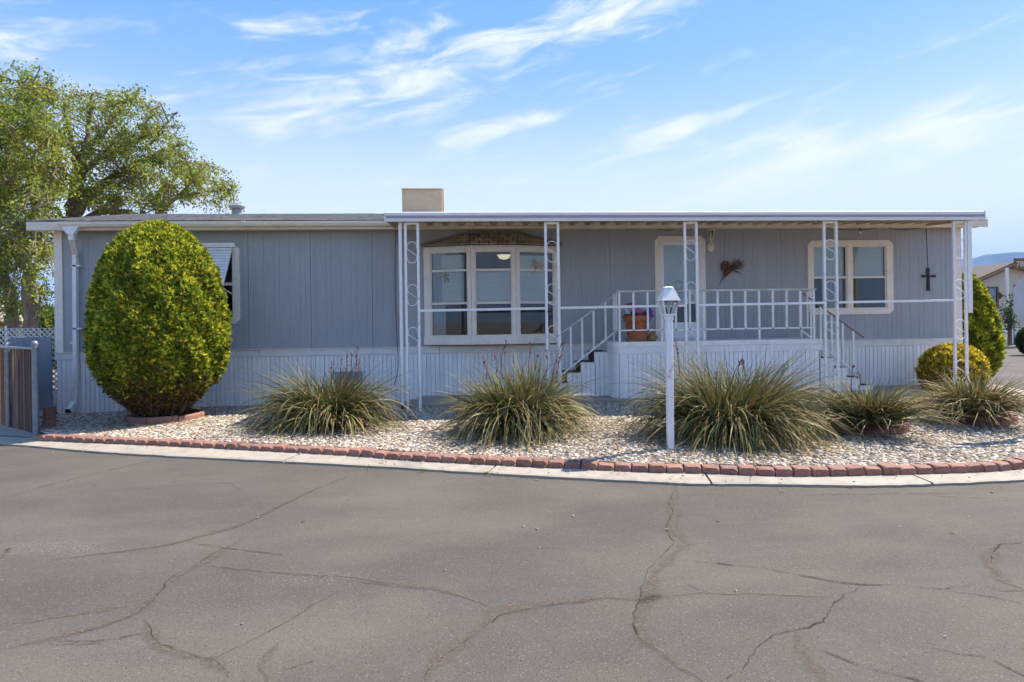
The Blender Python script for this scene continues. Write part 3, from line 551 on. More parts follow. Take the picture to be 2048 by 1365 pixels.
# bay roof: courses of brown shingles under a raking trim
zR = P(985, 468, -.02)[2]; xa, xb = P(938, 470, 0)[0], P(1037, 470, 0)[0]
E0, E1, E2, E3 = np.array((bay0-.05, -.03, bz1+.01)), np.array((A1[0]-.03, BY-.06, bz1+.01)), np.array((A2[0]+.03, BY-.06, bz1+.01)), np.array((bay1+.05, -.03, bz1+.01)); T0, T1 = np.array((xa, -.03, zR)), np.array((xb, -.03, zR))
mb = MB().add([E0+(0, 0, -.012), E1+(0, 0, -.012), E2+(0, 0, -.012), E3+(0, 0, -.012), T0, T1], [(1, 2, 5, 4), (0, 1, 4), (2, 3, 5), (0, 3, 2, 1), (0, 4, 5, 3)]); bro = mb.build('bay_roof', 'darkwood', home)
def shingles(L0, L1, H0, H1, rows):
    for r in range(rows):
        f0, f1 = r/rows, (r+1)/rows; a, b = L0+(H0-L0)*f0, L1+(H1-L1)*f0; c, e = L0+(H0-L0)*f1, L1+(H1-L1)*f1; w = np.linalg.norm(b-a); n = max(1, int(round(w/.19)))
        nrm = np.cross(L1-L0, H0-L0); nrm /= np.linalg.norm(nrm)
        off = .5/n*(r % 2); br = [0]+[min(1, max(0, i/n+off)) for i in range(n+1)]+[1]; br = sorted(set(br))
        for u0, u1 in zip(br[:-1], br[1:]):
            if (u1-u0)*w < .03: continue
            g = .009/w; q = [a+(b-a)*(u0+g), a+(b-a)*(u1-g), c+(e-c)*(u1-g), c+(e-c)*(u0+g)]; t = nrm*(.020+rng.uniform(0, .008))
            q = [q[0], q[1], q[2]-(q[2]-q[1])*.14, q[3]-(q[3]-q[0])*.14]
            MB().add(q+[q[0]+t, q[1]+t, q[2]+t*.45, q[3]+t*.45], [(0, 1, 2, 3), (4, 5, 6, 7), (0, 1, 5, 4), (1, 2, 6, 5), (2, 3, 7, 6), (3, 0, 4, 7)]).build('shingle', 'bayshingle', bro)
shingles(E1, E2, T0, T1, 3); shingles(E0, E1, T0, T0+(E1-E0)*.001, 3); shingles(E2, E3, T1-(E3-E2)*.001, T1, 3)
mb = MB(); mb.bar(E0+(-.02, .0, .04), T0+(0, .0, .03), .06, .035); mb.bar(T0+(-.02, 0, .032), T1+(.02, 0, .032), .06, .035); mb.bar(T1+(0, 0, .03), E3+(.02, .0, .04), .06, .035); mb.build('roof_trim', 'brownrail', bro)
# clipped-corner casing
def casing(par, x0, x1, z0, z1, ix0, ix1, iz0, iz1, clip, bottomclip=True, name='casing'):
    c = clip; b = c if bottomclip else 0.0
    out = [(x0, z0+b), (x0+b, z0), (x1-b, z0), (x1, z0+b), (x1, z1-c), (x1-c, z1), (x0+c, z1), (x0, z1-c)]; inn = [(ix0, iz0), (ix0, iz0), (ix1, iz0), (ix1, iz0), (ix1, iz1), (ix1, iz1), (ix0, iz1), (ix0, iz1)]
    mb = MB(); n = 8; pts = [(p[0], y, p[1]) for y in (-.03, .0) for p in out]+[(p[0], y, p[1]) for y in (-.03, .0) for p in inn]
    fs = []
    for i in range(n):
        j = (i+1) % n; fs += [(i, j, n+j, n+i), (i, j, 2*n+j, 2*n+i), (2*n+i, 2*n+j, 3*n+j, 3*n+i)]
    mb.add(pts, fs); me = mb.mesh(name, 'trim', WL[par.name]); bm = bmesh.new(); bm.from_mesh(me); bmesh.ops.remove_doubles(bm, verts=bm.verts, dist=1e-5); bmesh.ops.dissolve_degenerate(bm, edges=bm.edges, dist=1e-6); bmesh.ops.recalc_face_normals(bm, faces=bm.faces); bm.to_mesh(me); bm.free(); return link(name, me, par)
# right window
x0, x1, z0, z1 = wr; ix = [P(p, 556)[0] for p in (1626, 1694, 1704, 1772)]; zi0, zi1, zm = P(1700, 618)[2], P(1700, 492.5)[2], P(1700, 555)[2]
win = MB().box(ix[1], ix[2], -.025, .03, zi0+.001, zi1-.001, .003).build('window', 'trim', home); casing(win, x0, x1, z0, z1, ix[0], ix[3], zi0, zi1, .085)
fr = face_axes((ix[0], 0), (ix[3], 0))
for u0, u1 in ((0, ix[1]-ix[0]), (ix[2]-ix[0], ix[3]-ix[0])): glazing(win, fr, u0, u1, zi0, zi1, [zm], zm+.02)
mb = MB()
for i in range(12): mb.tube([(ix[0]+.30+.04*i, .16+.015*(i % 2), zi0-.2), (ix[0]+.30+.04*i, .16+.015*(i % 2), zi1)], .026, 6)
mb.build('curtain', 'curtain', win)
# left window with its slatted metal awning
x0, x1, z0, z1 = wl_; win2 = MB().box(x0+.13, x1-.13, -.02, .02, (z0+z1)/2-.03, (z0+z1)/2+.03, .003).build('window', 'trim', home); casing(win2, x0, x1, z0, z1, x0+.13, x1-.13, z0+.12, z1-.12, .09)
fr = face_axes((x0+.13, 0), (x1-.13, 0)); glazing(win2, fr, 0, x1-x0-.26, z0+.12, z1-.12, [(z0+z1)/2], None)
aw = MB().box(x0+.03, x1-.06, -.09, -.031, z1-.07, z1+.02, .004).build('window_awning', 'white', home); nS = 15
for i in range(nS):
    t = i/(nS-1); yy, zz = -.09-.50*t, z1-.09-.80*t; sh = MB().prism([(0, 0), (-.034, -.046), (-.040, -.042), (-.006, .006)], (0, yy, zz), Y3, Z3, X3, x0+.06, x1-.10); sh.build('slat', 'white', aw)
mb = MB()
for xx in (x0+.09, x1-.13): mb.bar((xx, -.10, z1-.07), (xx, -.60, z1-.90), .02, .02); mb.bar((xx, -.60, z1-.90), (xx, -.03, z1-1.0), .018, .018)
mb.build('awning_arm', 'white', aw)
# front door
x0, x1, z0, z1 = dr; jx0, jx1, jz = P(1323, 580)[0], P(1400, 580)[0], P(1360, 485)[2]
door = MB().box(jx0+.02, jx1-.02, .05, .09, z0+.02, jz-.02, .004).build('door', 'doorwhite', home); casing(door, x0, x1, z0-.02, z1, jx0, jx1, z0-.02, jz, .09, False)
fr = face_axes((jx0, 0), (jx1, 0)); l = fr[3]; gz0, gz1, gzm = P(1360, 645)[2], P(1360, 491)[2], P(1360, 607)[2]; mb = MB()
fbox(mb, fr, (.0, .05), (-.03, .022), (z0, jz)); fbox(mb, fr, (l-.085, l), (-.03, .022), (z0, jz)); fbox(mb, fr, (.05, l-.085), (-.03, .02), (gz1, jz)); fbox(mb, fr, (.05, l-.085), (-.03, .018), (z0, gz0)); fbox(mb, fr, (.05, l-.085), (-.025, .016), (gzm-.012, gzm+.012)); fbox(mb, fr, (.09, l-.125), (.018, .024), (z0+.06, gz0-.07)); mb.build('storm_door', 'doorwhite', door)
MB().box(jx0+.05, jx1-.085, -.004, .0, gzm+.012, gz1).build('pane', 'glass', door); MB().box(jx0+.05, jx1-.085, .002, .006, gz0, gzm-.012).build('insect_screen', 'screen', door)
mb = MB(); mb.lathe([(.012, 0), (.012, .012)], (0, 0, 0), 10); mb.v = [(jx0+.42+p[0], .05-p[2], 2.73+p[1]) for p in mb.v]; mb.build('peephole', 'black', door)
mb = MB(); mb.tube([(jx0+.08, -.05, 2.05), (jx0+.08, -.06, 1.98), (jx0+.08, -.06, 1.88), (jx0+.08, -.05, 1.80)], .009, 6); mb.build('handle', 'black', door)
mb = MB()
for a in np.linspace(0, 2*math.pi, 28): pass
mb.tube([(jx0+.38+.15*math.cos(a), .046, 2.24+.08*math.sin(a)) for a in np.linspace(0, 6.283, 26)], .004, 5); mb.tube([(jx0+.38+.07*math.cos(a), .046, 2.24+.11*math.sin(a)) for a in np.linspace(0, 6.283, 22)], .004, 5); mb.tube([(jx0+.15+.02*i, .046, 2.10+.025*math.sin(i*1.3)) for i in range(23)], .004, 5); mb.build('scrollwork', 'screen', door)
MB().box(x0-.05, x1+.05, -.06, -.031, 1.072, 1.112).build('threshold', 'darkwood', door)
# crawl-space hatch behind the first yucca
MB().box(P(671, 760)[0], P(725, 760)[0], -.06, -.022, P(700, 790)[2], P(700, 743)[2], .006).build('crawl_hatch', 'gatepaint', home)

# rooftop cooler and vent pipe
c0, c1 = P(804, 400, 2.6), P(884, 400, 2.6); zt = P(844, 376.5, 2.6)[2]
co = thing('swamp_cooler', ((c0[0]+c1[0])/2, 3.1, 4.2), 'tan box shaped evaporative cooler standing on the roof', 'cooler')
MB().box(c0[0], c1[0], 2.6, 3.6, 4.15, zt-.035, .012).build('cabinet', 'cooler', co); MB().box(c0[0]-.012, c1[0]+.012, 2.588, 3.612, zt-.034, zt, .008).build('lid', 'cooler', co)
MB().box(c0[0]+.06, c1[0]-.06, 2.588, 2.599, 4.24, zt-.09, .004).build('access_panel', 'cooler', co)
mb = MB()
for i in range(9):
    for xx in (c0[0]-.014, c1[0]+.001): mb.box(xx, xx+.013, 2.72, 3.48, 4.24+i*.065, 4.275+i*.065)
mb.build('louvre', 'cooler', co); MB().tube([(c1[0]+.03, 2.62, 4.1), (c1[0]+.03, 2.62, zt-.02), (c1[0]-.01, 2.63, zt-.05)], .008, 6).build('water_line', 'black', co)
for xx in (c0[0]+.05, c1[0]-.12): MB().box(xx, xx+.07, 2.65, 3.55, 4.02, 4.149).build('foot', 'steel', co)
vp = P(474, 430, 2.9); vt = thing('roof_vent', (vp[0], 2.9, 4.2), 'round grey metal vent pipe with a cap on the roof', 'vent')
MB().lathe([(.11, -.02), (.11, .22), (.10, .24)], (vp[0], 2.9, 4.17), 16).build('pipe', 'steel', vt, True); MB().lathe([(.17, .0), (.19, .03), (.19, .06), (.06, .11)], (vp[0], 2.9, 4.39), 16).build('cap', 'steel', vt, True)

# ================================================================ PATIO COVER
cov = thing('patio_cover', (4, -1.7, 0), 'long white metal patio cover on five scroll posts along the front', 'awning')
CX0, CX1, FY = -1.44, 9.58, -1.80
zb_, zf_ = 3.468, 3.352; pit = .306
prof = [(0, 0), (.085, 0), (.120, .085), (.265, .085), (.306, 0)]
mb = MB()
for y, z in ((.0, zb_), (FY+.05, zf_)): mb.v += [(p[0], y, z+p[1]) for p in prof]+[(p[0], y, z+p[1]+.004) for p in prof]
nP = 5
for k in range(nP-1): mb.f += [(k, k+1, 2*nP+k+1, 2*nP+k), (nP+k, nP+k+1, 3*nP+k+1, 3*nP+k)]
pme = mb.mesh('roof_pan', 'pan'); n = int((CX1-CX0-.04)/pit); st = (CX1-CX0-.04)/n
for i in range(n):
    o = link('roof_pan', pme, cov, (CX0+.02+i*st, 0, 0)); o.scale = (st/pit, 1, 1)
MB().prism([(0, 0), (-.012, .045), (.006, .055), (.006, .095), (-.016, .103), (-.016, .148), (-.004, .165), (.09, .165), (.09, .160), (.02, .15), (.05, .0)], (0, FY, 3.305), Y3, Z3, X3, CX0, CX1).build('fascia', 'awnfascia', cov)
MB().box(CX0+.01, CX1-.01, FY+.002, FY+.0055, 3.362, 3.399).build('fascia_groove', 'awngrey', cov)
mb = MB(); mb.box(CX0-.012, CX0-.001, FY-.02, FY+.10, 3.30, 3.475); mb.box(CX1+.001, CX1+.012, FY-.02, FY+.10, 3.30, 3.475); mb.build('end_cap', 'awnfascia', cov)
mb = MB(); mb.prism([(0, 3.43), (FY+.1, 3.325), (FY+.1, 3.45), (0, 3.55)], (0, 0, 0), Y3, Z3, X3, CX0, CX0+.018); mb.prism([(0, 3.43), (FY+.1, 3.325), (FY+.1, 3.45), (0, 3.55)], (0, 0, 0), Y3, Z3, X3, CX1-.018, CX1); mb.build('side_rail', 'pan', cov)
MB().box(CX0+.02, CX1-.02, -.055, -.004, 3.425, 3.462, .004).build('ledger', 'cream', cov)
def scroll_mesh():
    r = .088; h = .098; pts = [(r*math.cos(a), h+r*math.sin(a)) for a in np.radians(np.linspace(-12, 212, 22))]
    low = [(r*math.cos(a), -h+r*math.sin(a)) for a in np.radians(np.linspace(32, -192, 22))]; return MB().tube([(p[0], 0, p[1]) for p in pts+low], .0075, 6).mesh('scroll', 'ironwhite', smooth=True)
scm = scroll_mesh(); PY = -1.70; posts = [(808, 838), (1088, 1118), (1366.5, 1394.5), (1645, 1674), (1904, 1932)]; ends = []
for a, b in posts:
    xa_, xb_ = P(a, 443, PY)[0], P(b, 443, PY)[0]; zg = -.06; mb = MB()
    mb.box(xa_, xa_+.045, PY-.022, PY+.022, zg, 3.30, .004); mb.box(xb_-.045, xb_, PY-.022, PY+.022, zg, 3.30, .004); mb.box(xa_+.046, xb_-.046, PY-.021, PY+.021, 3.262, 3.30, .003)
    po = mb.build('post', 'ironwhite', cov); ends.append((xa_, xb_))
    for z in (2.775, 2.02, 1.27, .515): o = link('scroll', scm, po, ((xa_+xb_)/2, PY, z+rng.normal(0, .004))); o.scale = ((xb_-xa_-.09)/.178, 1, 1)
for i in range(4):
    za, zb = 1.745+.019*i, 1.76+.019*i; MB().bar((ends[i][1]-.01, PY-.028, za), (ends[i+1][0]+.01, PY-.028, zb), .010, .042, .002, up=(0, 0, 1)).build('rail', 'white', cov)
xd = P(803, 443, PY)[0]
ds2 = MB().bar((xd-.028, PY+.02, .09), (xd-.028, PY+.02, 3.31), .055, .055, .004).build('downspout', 'white', cov); MB().bar((xd-.028, PY+.02, .0), (xd-.028, PY+.02, .088), .06, .06).build('shoe', 'black', ds2)
xe = ends[4][1]+.045; MB().box(xe-.04, xe+.045, PY-.03, PY+.03, P(1937, 626, PY)[2], 3.31, .004).build('downspout', 'white', cov)
mb = MB(); mb.box(xe+.1, xe+.3, -.31, -.02, 3.36, 3.40); 

# ================================================================ PORCH
DX0, DX1, DY, DZ = 2.71, 6.73, -1.22, 1.118
porch = thing('porch', (4.7, -.6, .05), 'white skirted porch with railings and a flight of steps at each end', 'porch'); RC = .17
def rounded(x0, x1, y0, y1, r, n=7): return [(x0+r-r*math.sin(a), y0+r-r*math.cos(a)) for a in np.linspace(math.pi/2, 0, n)]+[(x1, y0), (x1, y1), (x0, y1)]
MB().prism(rounded(DX0-.02, DX1+.02, DY-.03, -.052, RC+.02), (0, 0, 0), X3, Y3, Z3, 1.03, DZ).build('deck', 'white', porch)
MB().prism(rounded(DX0-.01, DX1+.012, DY-.018, -.037, RC+.01), (0, 0, 0), X3, Y3, Z3, .905, 1.028).build('rim_band', 'skirt', porch)
MB().prism(rounded(DX0+.014, DX1-.014, DY+.014, -.03, RC), (0, 0, 0), X3, Y3, Z3, .056, .904).build('skirt_core', 'shadowgap', porch)
bme2 = MB().box(-.0405, .0405, -.007, .007, 0, 1.0, .003).mesh('skirt_board', 'skirt')
def board(par, x, y, z0, z1, rz=0):
    o = link('skirt_board', bme2, par, (x, y, z0), rotz=rz+rng.normal(0, .012)); o.scale = (1, 1, z1-z0); return o
x = DX0+RC+.045
while x < DX1-.03: board(porch, x, DY+rng.normal(0, .001), .058, .904); x += .0885
for a in np.radians([12, 42, 72]): board(porch, DX0+RC-RC*math.sin(a), DY+RC-RC*math.cos(a), .058, .904, -a)
for y in np.arange(DY+RC+.05, -.05, .0885): board(porch, DX0, y, .058, .904, math.pi/2); board(porch, DX1, y, .058, .904, math.pi/2)
def stairs(sgn, xs):
    st = MB(); SY = -.72
    zs = [.92, .72, .52, .32, .15]
    body = MB()
    for i, z in enumerate(zs):
        a, b = xs+sgn*.27*i, xs+sgn*.27*(i+1); a, b = min(a, b), max(a, b); body.box(a+.004, b-.004, SY+.012, -.04, .056, z-.031)
    core = body.build('stairs', 'shadowgap', porch)
    for i, z in enumerate(zs):
        a, b = xs+sgn*.27*i, xs+sgn*.27*(i+1); lo, hi = min(a, b), max(a, b)
        MB().box(lo-(.02 if sgn < 0 else 0), hi+(.02 if sgn > 0 else 0), SY+.03, -.045, z-.030, z, .005).build('tread', 'stepbrown', core)
        xr = b; zl = zs[i+1] if i < 4 else .057
        MB().box(min(xr, xr-sgn*.012)+sgn*.001, max(xr, xr-sgn*.012)+sgn*.001, SY+.03, -.046, zl+.001, z-.031).build('riser', 'stepbrown', core)
        MB().box(lo-.012, hi+.012, SY-.010, SY+.029, z-.034, z-.004, .004).build('tread_edge', 'trim', core)
        xx = lo+.045
        while xx < hi: board(core, xx, SY, .058, z-.035); xx += .0885
        MB().box(b-.012 if sgn < 0 else b-.01, b+.01 if sgn < 0 else b+.012, SY-.009, SY+.029, zl, z-.0345, .003).build('riser_edge', 'trim', core)
stairs(-1, DX0); stairs(1, DX1)
# railings
RY = DY+.07; zt_, zl_ = 2.075, 1.335; xa_, xb_ = 2.83, 6.64
rail = MB().bar((xa_-.05, RY, zt_), (xb_+.05, RY, zt_), .045, .035, .004).build('railing', 'railtop', porch)
MB().bar((xa_, RY, zl_), (xb_, RY, zl_), .024, .028, .003).build('bottom_rail', 'white', rail)
nb = 14; leg = (0, 3, 6, 10, 14)
for i in range(nb+1):
    xx = xa_+(xb_-xa_)*i/nb; MB().box(xx-.02, xx+.02, RY-.012, RY+.012, DZ+.001 if i in leg else zl_-.014, zt_-.018, .003).build('baluster', 'white', rail)
for sx, xx in ((-1, xa_), (1, xb_)):
    sr = MB().bar((xx, RY+.03, zt_), (xx, -.66, zt_), .04, .03, .003).build('side_railing', 'railtop' if sx < 0 else 'railtop', porch); MB().bar((xx, RY+.02, zl_), (xx, -.66, zl_), .02, .026, .003).build('bottom_rail', 'white', sr)
    for j in (1, 2): yy = RY+(-.68-RY)*j/2; MB().box(xx-.012, xx+.012, yy-.02, yy+.02, DZ+.001 if j == 2 else zl_-.013, zt_-.016, .003).build('baluster', 'white', sr)
def stair_rail(top, mat, pts_top, pts_low, bal):
    y = -.68; a, b = P(*pts_top[0], y), P(*pts_top[1], y); c, e = P(*pts_low[0], y), P(*pts_low[1], y)
    h = MB().bar(a, b, .036, .026, .003).build('handrail', mat, porch); MB().bar(c, e, .022, .03, .003).build('bottom_rail', 'white' if mat == 'railtop' else 'ironwhite', h)
    for px in bal:
        xx = P(px, 640, y)[0]; zt2 = np.interp(xx, sorted((a[0], b[0])), [p[2] for p in sorted((a, b), key=lambda q: q[0])]); zl2 = np.interp(xx, sorted((c[0], e[0])), [p[2] for p in sorted((c, e), key=lambda q: q[0])]); MB().box(xx-.019, xx+.019, y-.012, y+.012, zl2-.02, zt2-.012, .003).build('baluster', 'white', h)
stair_rail(None, 'railtop', [(1233, 588), (1112, 674)], [(1229, 665), (1106, 764)], (1141, 1164, 1187, 1211, 1231))
stair_rail(None, 'brownrail', [(1606, 588), (1728, 676)], [(1603, 661), (1712, 746)], (1641, 1663, 1685, 1706, 1622))

# ================================================================ SMALL THINGS ON WALL AND PORCH
lp = P(1422, 485); sc = thing('wall_lantern', (lp[0], -.03, 2.9), 'small cream coach lantern on the wall right of the front door', 'lamp')
mb = MB().lathe([(.0, 0), (.075, .0), (.085, .012), (.06, .03), (.03, .04)], (0, 0, 0), 16); mb.v = [(lp[0]-.01+p[0]*.85, -.002-p[2], P(1422, 495)[2]+p[1]*1.2) for p in mb.v]; mb.build('back_plate', 'cream', sc, True)
zc = P(1422, 482)[2]; lx = P(1422, 470, -.16)[0]; MB().tube([(lp[0]-.01, -.03, zc-.08), (lp[0], -.10, zc-.10), (lx, -.15, zc-.05), (lx, -.16, zc+.0)], .014, 8).build('arm', 'cream', sc, True)
MB().lathe([(.02, 0), (.05, .01), (.045, .03)], (lx, -.16, zc), 6).build('lamp_base', 'cream', sc); MB().lathe([(.038, .03), (.075, .19), (.072, .19), (.035, .03)], (lx, -.16, zc), 6).build('glass_shade', 'glass', sc)
mb = MB()
for k in range(6): a = k*math.pi/3; mb.tube([(lx+.04*math.cos(a), -.16+.04*math.sin(a), zc+.03), (lx+.077*math.cos(a), -.16+.077*math.sin(a), zc+.195)], .006, 5)
mb.build('cage', 'cream', sc); MB().lathe([(.095, .195), (.095, .205), (.06, .245), (.045, .25), (.03, .285), (.0, .30)], (lx, -.16, zc), 12).build('cap', 'cream', sc, True); MB().lathe([(.012, .03), (.018, .06), (.02, .10), (.012, .13), (0, .14)], (lx, -.16, zc), 8).build('bulb', 'white', sc, True)
cp = P(1855, 553); cr_ = thing('wall_cross', (cp[0], -.02, cp[2]), 'dark wooden cross hanging from a cord on the right end of the wall', 'cross')
zt0, zt1 = P(1855, 582)[2], P(1855, 537)[2]; MB().add([(cp[0]-.035, -.03, zt0), (cp[0]+.035, -.03, zt0), (cp[0]+.02, -.03, cp[2]), (cp[0]+.035, -.03, zt1), (cp[0]-.035, -.03, zt1), (cp[0]-.02, -.03, cp[2])]+[(cp[0]+a, -.004, z) for a, z in ((-.035, zt0), (.035, zt0), (.02, cp[2]), (.035, zt1), (-.035, zt1), (-.02, cp[2]))], [(0, 1, 2, 3, 4, 5), (6, 7, 8, 9, 10, 11)]+[(i, (i+1) % 6, 6+(i+1) % 6, 6+i) for i in range(6)]).build('upright', 'darkwood', cr_)
w = .155; MB().prism([(-w, -.03), (-.02, -.017), (.02, -.017), (w, -.03), (w, .03), (.02, .017), (-.02, .017), (-w, .03)], (cp[0], -.034, cp[2]), X3, Z3, Y3, -.012, .003).build('crossbar', 'darkwood', cr_)
mb = MB().lathe([(0, 0), (.022, 0), (.022, .008), (0, .012)], (0, 0, 0), 10); mb.v = [(cp[0]+p[0], -.047-p[2], cp[2]+p[1]) for p in mb.v]; mb.build('boss', 'pod', cr_); MB().tube([(cp[0], -.02, zt1), (cp[0]-.005, -.012, zt1+.3), (cp[0]-.02, -.01, 3.40)], .005, 5).build('cord', 'black', cr_)
# dried seed pods and grass
dp0 = P(1450, 545); pd = thing('dried_arrangement', (dp0[0], -.02, dp0[2]), 'dried brown seed pods and a fan of grass tied to the wall', 'wall decoration')
def WP(px, py, y=-.05): return P(px, py, y)
mb = MB()
for pts, rr in (([(1446, 540), (1447, 530), (1449, 521)], (.045, .05, .008)), ([(1456, 540), (1457, 532), (1454, 522)], (.04, .045, .008)), ([(1449, 550), (1453, 545), (1460, 541), (1466, 538)], (.035, .06, .05, .015)), ([(1447, 553), (1450, 551), (1455, 547)], (.02, .045, .04))): mb.tube([WP(*p, -.06) for p in pts], rr, 8)
mb.build('pod', 'pod', pd, True); MB().tube([WP(1450, 550), WP(1445, 558), WP(1439, 570)], (.014, .01, .006), 6).build('stem', 'darkwood', pd)
mb = MB()
for i in range(46):
    a = rng.uniform(.05, 1.05); ln = rng.uniform(20, 46); bx, by = 1462+rng.uniform(-4, 3), 538+rng.uniform(-3, 3); ex_, ey_ = bx+ln*math.cos(a)*.72, by-ln*math.sin(a)*.75
    mb.tube([WP(bx, by), WP((bx+ex_)/2, (by+ey_)/2-2, -.05-rng.uniform(0, .08)), WP(ex_, ey_, -.03-rng.uniform(0, .08))], (.005, .007, .002), 4)
for i in range(8): mb.tube([WP(1464, 541), WP(1474, 543+i*.2), WP(1483+i*.1, 549)], (.006, .008, .002), 4)
mb.build('grass_fan', 'twig', pd)
# flower pot
q0 = P(1247, 655, -.95); q1 = P(1301, 655, -.95); pcx, pr_ = (q0[0]+q1[0])/2+.01, (q1[0]-q0[0])/2; pot = thing('flower_pot', (pcx, -.92, DZ), 'large terracotta pot of pink and white flowers on the porch', 'flower pot')
MB().lathe([(pr_*.72, .0), (pr_*.74, .03), (pr_*.70, .035), (pr_*.86, .38), (pr_*.96, .385), (pr_*1.0, .41), (pr_*1.0, .47), (pr_*.96, .5), (pr_*.86, .5), (pr_*.84, .44), (0, .44)], (pcx, -.92, DZ), 32).build('pot', 'terracotta', pot, True); MB().lathe([(pr_*.80, 0), (pr_*.86, .035), (pr_*.8, .035), (pr_*.76, .01)], (pcx, -.92, DZ+.001), 32).build('saucer', 'terracotta', pot, True)
V, Q, Cc = [], [], []
def leafquad(p, n, t, l, w, c):
    b = len(V); s = np.cross(n, t); V.extend([p-s*w/2, p+t*l*.5-s*w*.5, p+t*l, p+t*l*.5+s*w*.5]); Q.append((b, b+1, b+2, b+3)); Cc.extend([c]*4)
def rvec():
    v = rng.normal(size=3); return v/np.linalg.norm(v)
for i in range(260):
    a, r = rng.uniform(0, 6.28), pr_*.95*math.sqrt(rng.uniform(0, 1)); t = np.array([math.cos(a)*.5, math.sin(a)*.5, .8])+rng.normal(0, .4, 3); t /= np.linalg.norm(t); leafquad(np.array([pcx+r*math.cos(a), -.92+r*math.sin(a), DZ+.45+rng.uniform(0, .10)]), rvec(), t, .07, .035, (.05, .10, .03))
lm = quadmesh('leaves', V, Q, 'petal', Cc, WL[pot.name]); lo_ = link('leaves', lm, pot); lo_['kind'] = 'stuff'
for (px, py, cc, nn) in [(1257, 613, (.55, .04, .12), 2), (1254, 622, (.75, .70, .5), 2), (1252, 627, (.55, .6, .75), 2), (1260, 626, (.72, .66, .5), 3), (1270, 624, (.8, .06, .30), 3), (1277, 624, (.82, .08, .34), 4), (1283, 624, (.8, .07, .3), 3), (1274, 627, (.78, .3, .5), 3), (1299, 624, (.22, .05, .45), 4), (1302, 626, (.25, .06, .5), 3), (1264, 612, (.6, .05, .15), 2), (1250, 617, (.6, .55, .4), 2)]:
    V, Q, Cc = [], [], []
    for j in range(nn):
        c0_ = P(px, py, -.92-.1)+rng.normal(0, .025, 3)*np.array([1, 2.5, 1]); ax = np.array([rng.normal(0, .4), -.8, .5]); ax /= np.linalg.norm(ax); e1 = np.cross(ax, rvec()); e1 /= np.linalg.norm(e1); e2 = np.cross(ax, e1)
        for k in range(6): a = k*math.pi/3; leafquad(c0_, ax, e1*math.cos(a)+e2*math.sin(a)+ax*.3, .045, .04, np.array(cc)*rng.uniform(.8, 1.15))
    link('blossom', quadmesh('blossom', V, Q, 'petal', Cc, WL[pot.name]), pot)
gp = P(1305, 682, -.95); gd = thing('gourd', (gp[0], -.95, DZ), 'brown striped gourd beside the flower pot on the porch', 'gourd'); mb = MB().lathe([(.05, 0), (.095, .03), (.10, .07), (.085, .11), (.05, .15), (.022, .18), (.018, .195)], (gp[0], -.95, DZ), 18)
mb.build('body', 'gourd', gd, True); MB().tube([(gp[0], -.95, DZ+.193), (gp[0]-.02, -.95, DZ+.22)], .008, 6).build('stem', 'darkwood', gd)
q = P(1263, 679, -1.0); wt = thing('cord_weight', (q[0], -1.0, DZ), 'small dark weight on a thin cord tied to the porch railing', 'weight'); MB().lathe([(.03, 0), (.038, .02), (.034, .05), (.012, .065)], (q[0], -1.0, DZ), 12).build('weight', 'darkwood', wt, True)
MB().tube([(q[0], -1.0, DZ+.06), (P(1268, 640, -1.08)[0], -1.08, 1.6), (P(1274, 586, RY)[0], RY, 2.055)], .004, 5).build('cord', 'wicker', wt)
# red cord on the wall, cable with a bulb under the cover
cord = MB().tube(spline([P(792, 458, -.06), P(790, 520, -.03), P(791, 600, -.03), P(793, 660, -.06), P(796, 710, -.10), P(795, 745, -.12), P(788, 772, -.10)], 6), .008, 6).build('hanging_cord', 'redcord'); tag(cord, 'dark red cord dangling down the wall left of the scroll post', 'cord')
cb = thing('string_cable', tuple(P(1500, 455, -.05)), 'thin black cable with a bulb strung along the wall under the cover', 'cable')
pp = [(1232, 456, -.06), (1262, 459, -.06), (1300, 456, -.06), (1335, 461, -.06), (1370, 455, -.06), (1440, 455, -.06), (1560, 456, -.06), (1636, 452, -.06), (1650, 457, -.06), (1720, 461, -.06), (1765, 455, -.06), (1800, 460, -.05), (1851, 455, -.04)]
MB().tube(spline([P(*p) for p in pp], 4), .006, 5).build('wire', 'black', cb); q = P(1720, 459, -.07)
mb = MB().lathe([(.02, .03), (.022, .075), (.01, .08)], (q[0], -.07, q[2]-.06), 8); mb.build('socket', 'black', cb); MB().lathe([(0, -.04), (.02, -.03), (.026, -.01), (.02, .015), (.015, .03)], (q[0], -.07, q[2]-.06), 10).build('bulb', 'white', cb, True)
# paper dragonflies on the bay panes
def dragonfly(px, py, y, ang, lab, s=.14):
    c = P(px, py, y); t = tag(MB().build, None) if False else None; mb = MB(); ca, sa = math.cos(ang), math.sin(ang)
    def add(pl):
        mb.prism([(ca*a-sa*b, sa*a+ca*b) for a, b in pl], c, X3, Z3, Y3, -.003, 0)
    add([(-s*1.5, -.006), (s*.4, -.014), (s*.62, -.016), (s*.7, 0), (s*.62, .016), (s*.4, .014), (-s*1.5, .006)])
    for sg in (1, -1):
        add([(.035, sg*.015), (.062, sg*s*.5), (.055, sg*s*1.05), (.025, sg*s*1.08), (.018, sg*s*.5), (.02, sg*.015)]); add([(.012, sg*.013), (.0, sg*s*.5), (-.02, sg*s*.95), (-.05, sg*s*.93), (-.035, sg*s*.45), (-.008, sg*.013)])
    o = mb.build('dragonfly_sticker', 'wicker'); tag(o, lab, 'sticker'); return o
dragonfly(889, 552, -.12, .3, 'faded paper dragonfly inside the left pane of the bay window'); dragonfly(1077, 531, -.20, 1.0, 'faded paper dragonfly inside the right pane of the bay window')
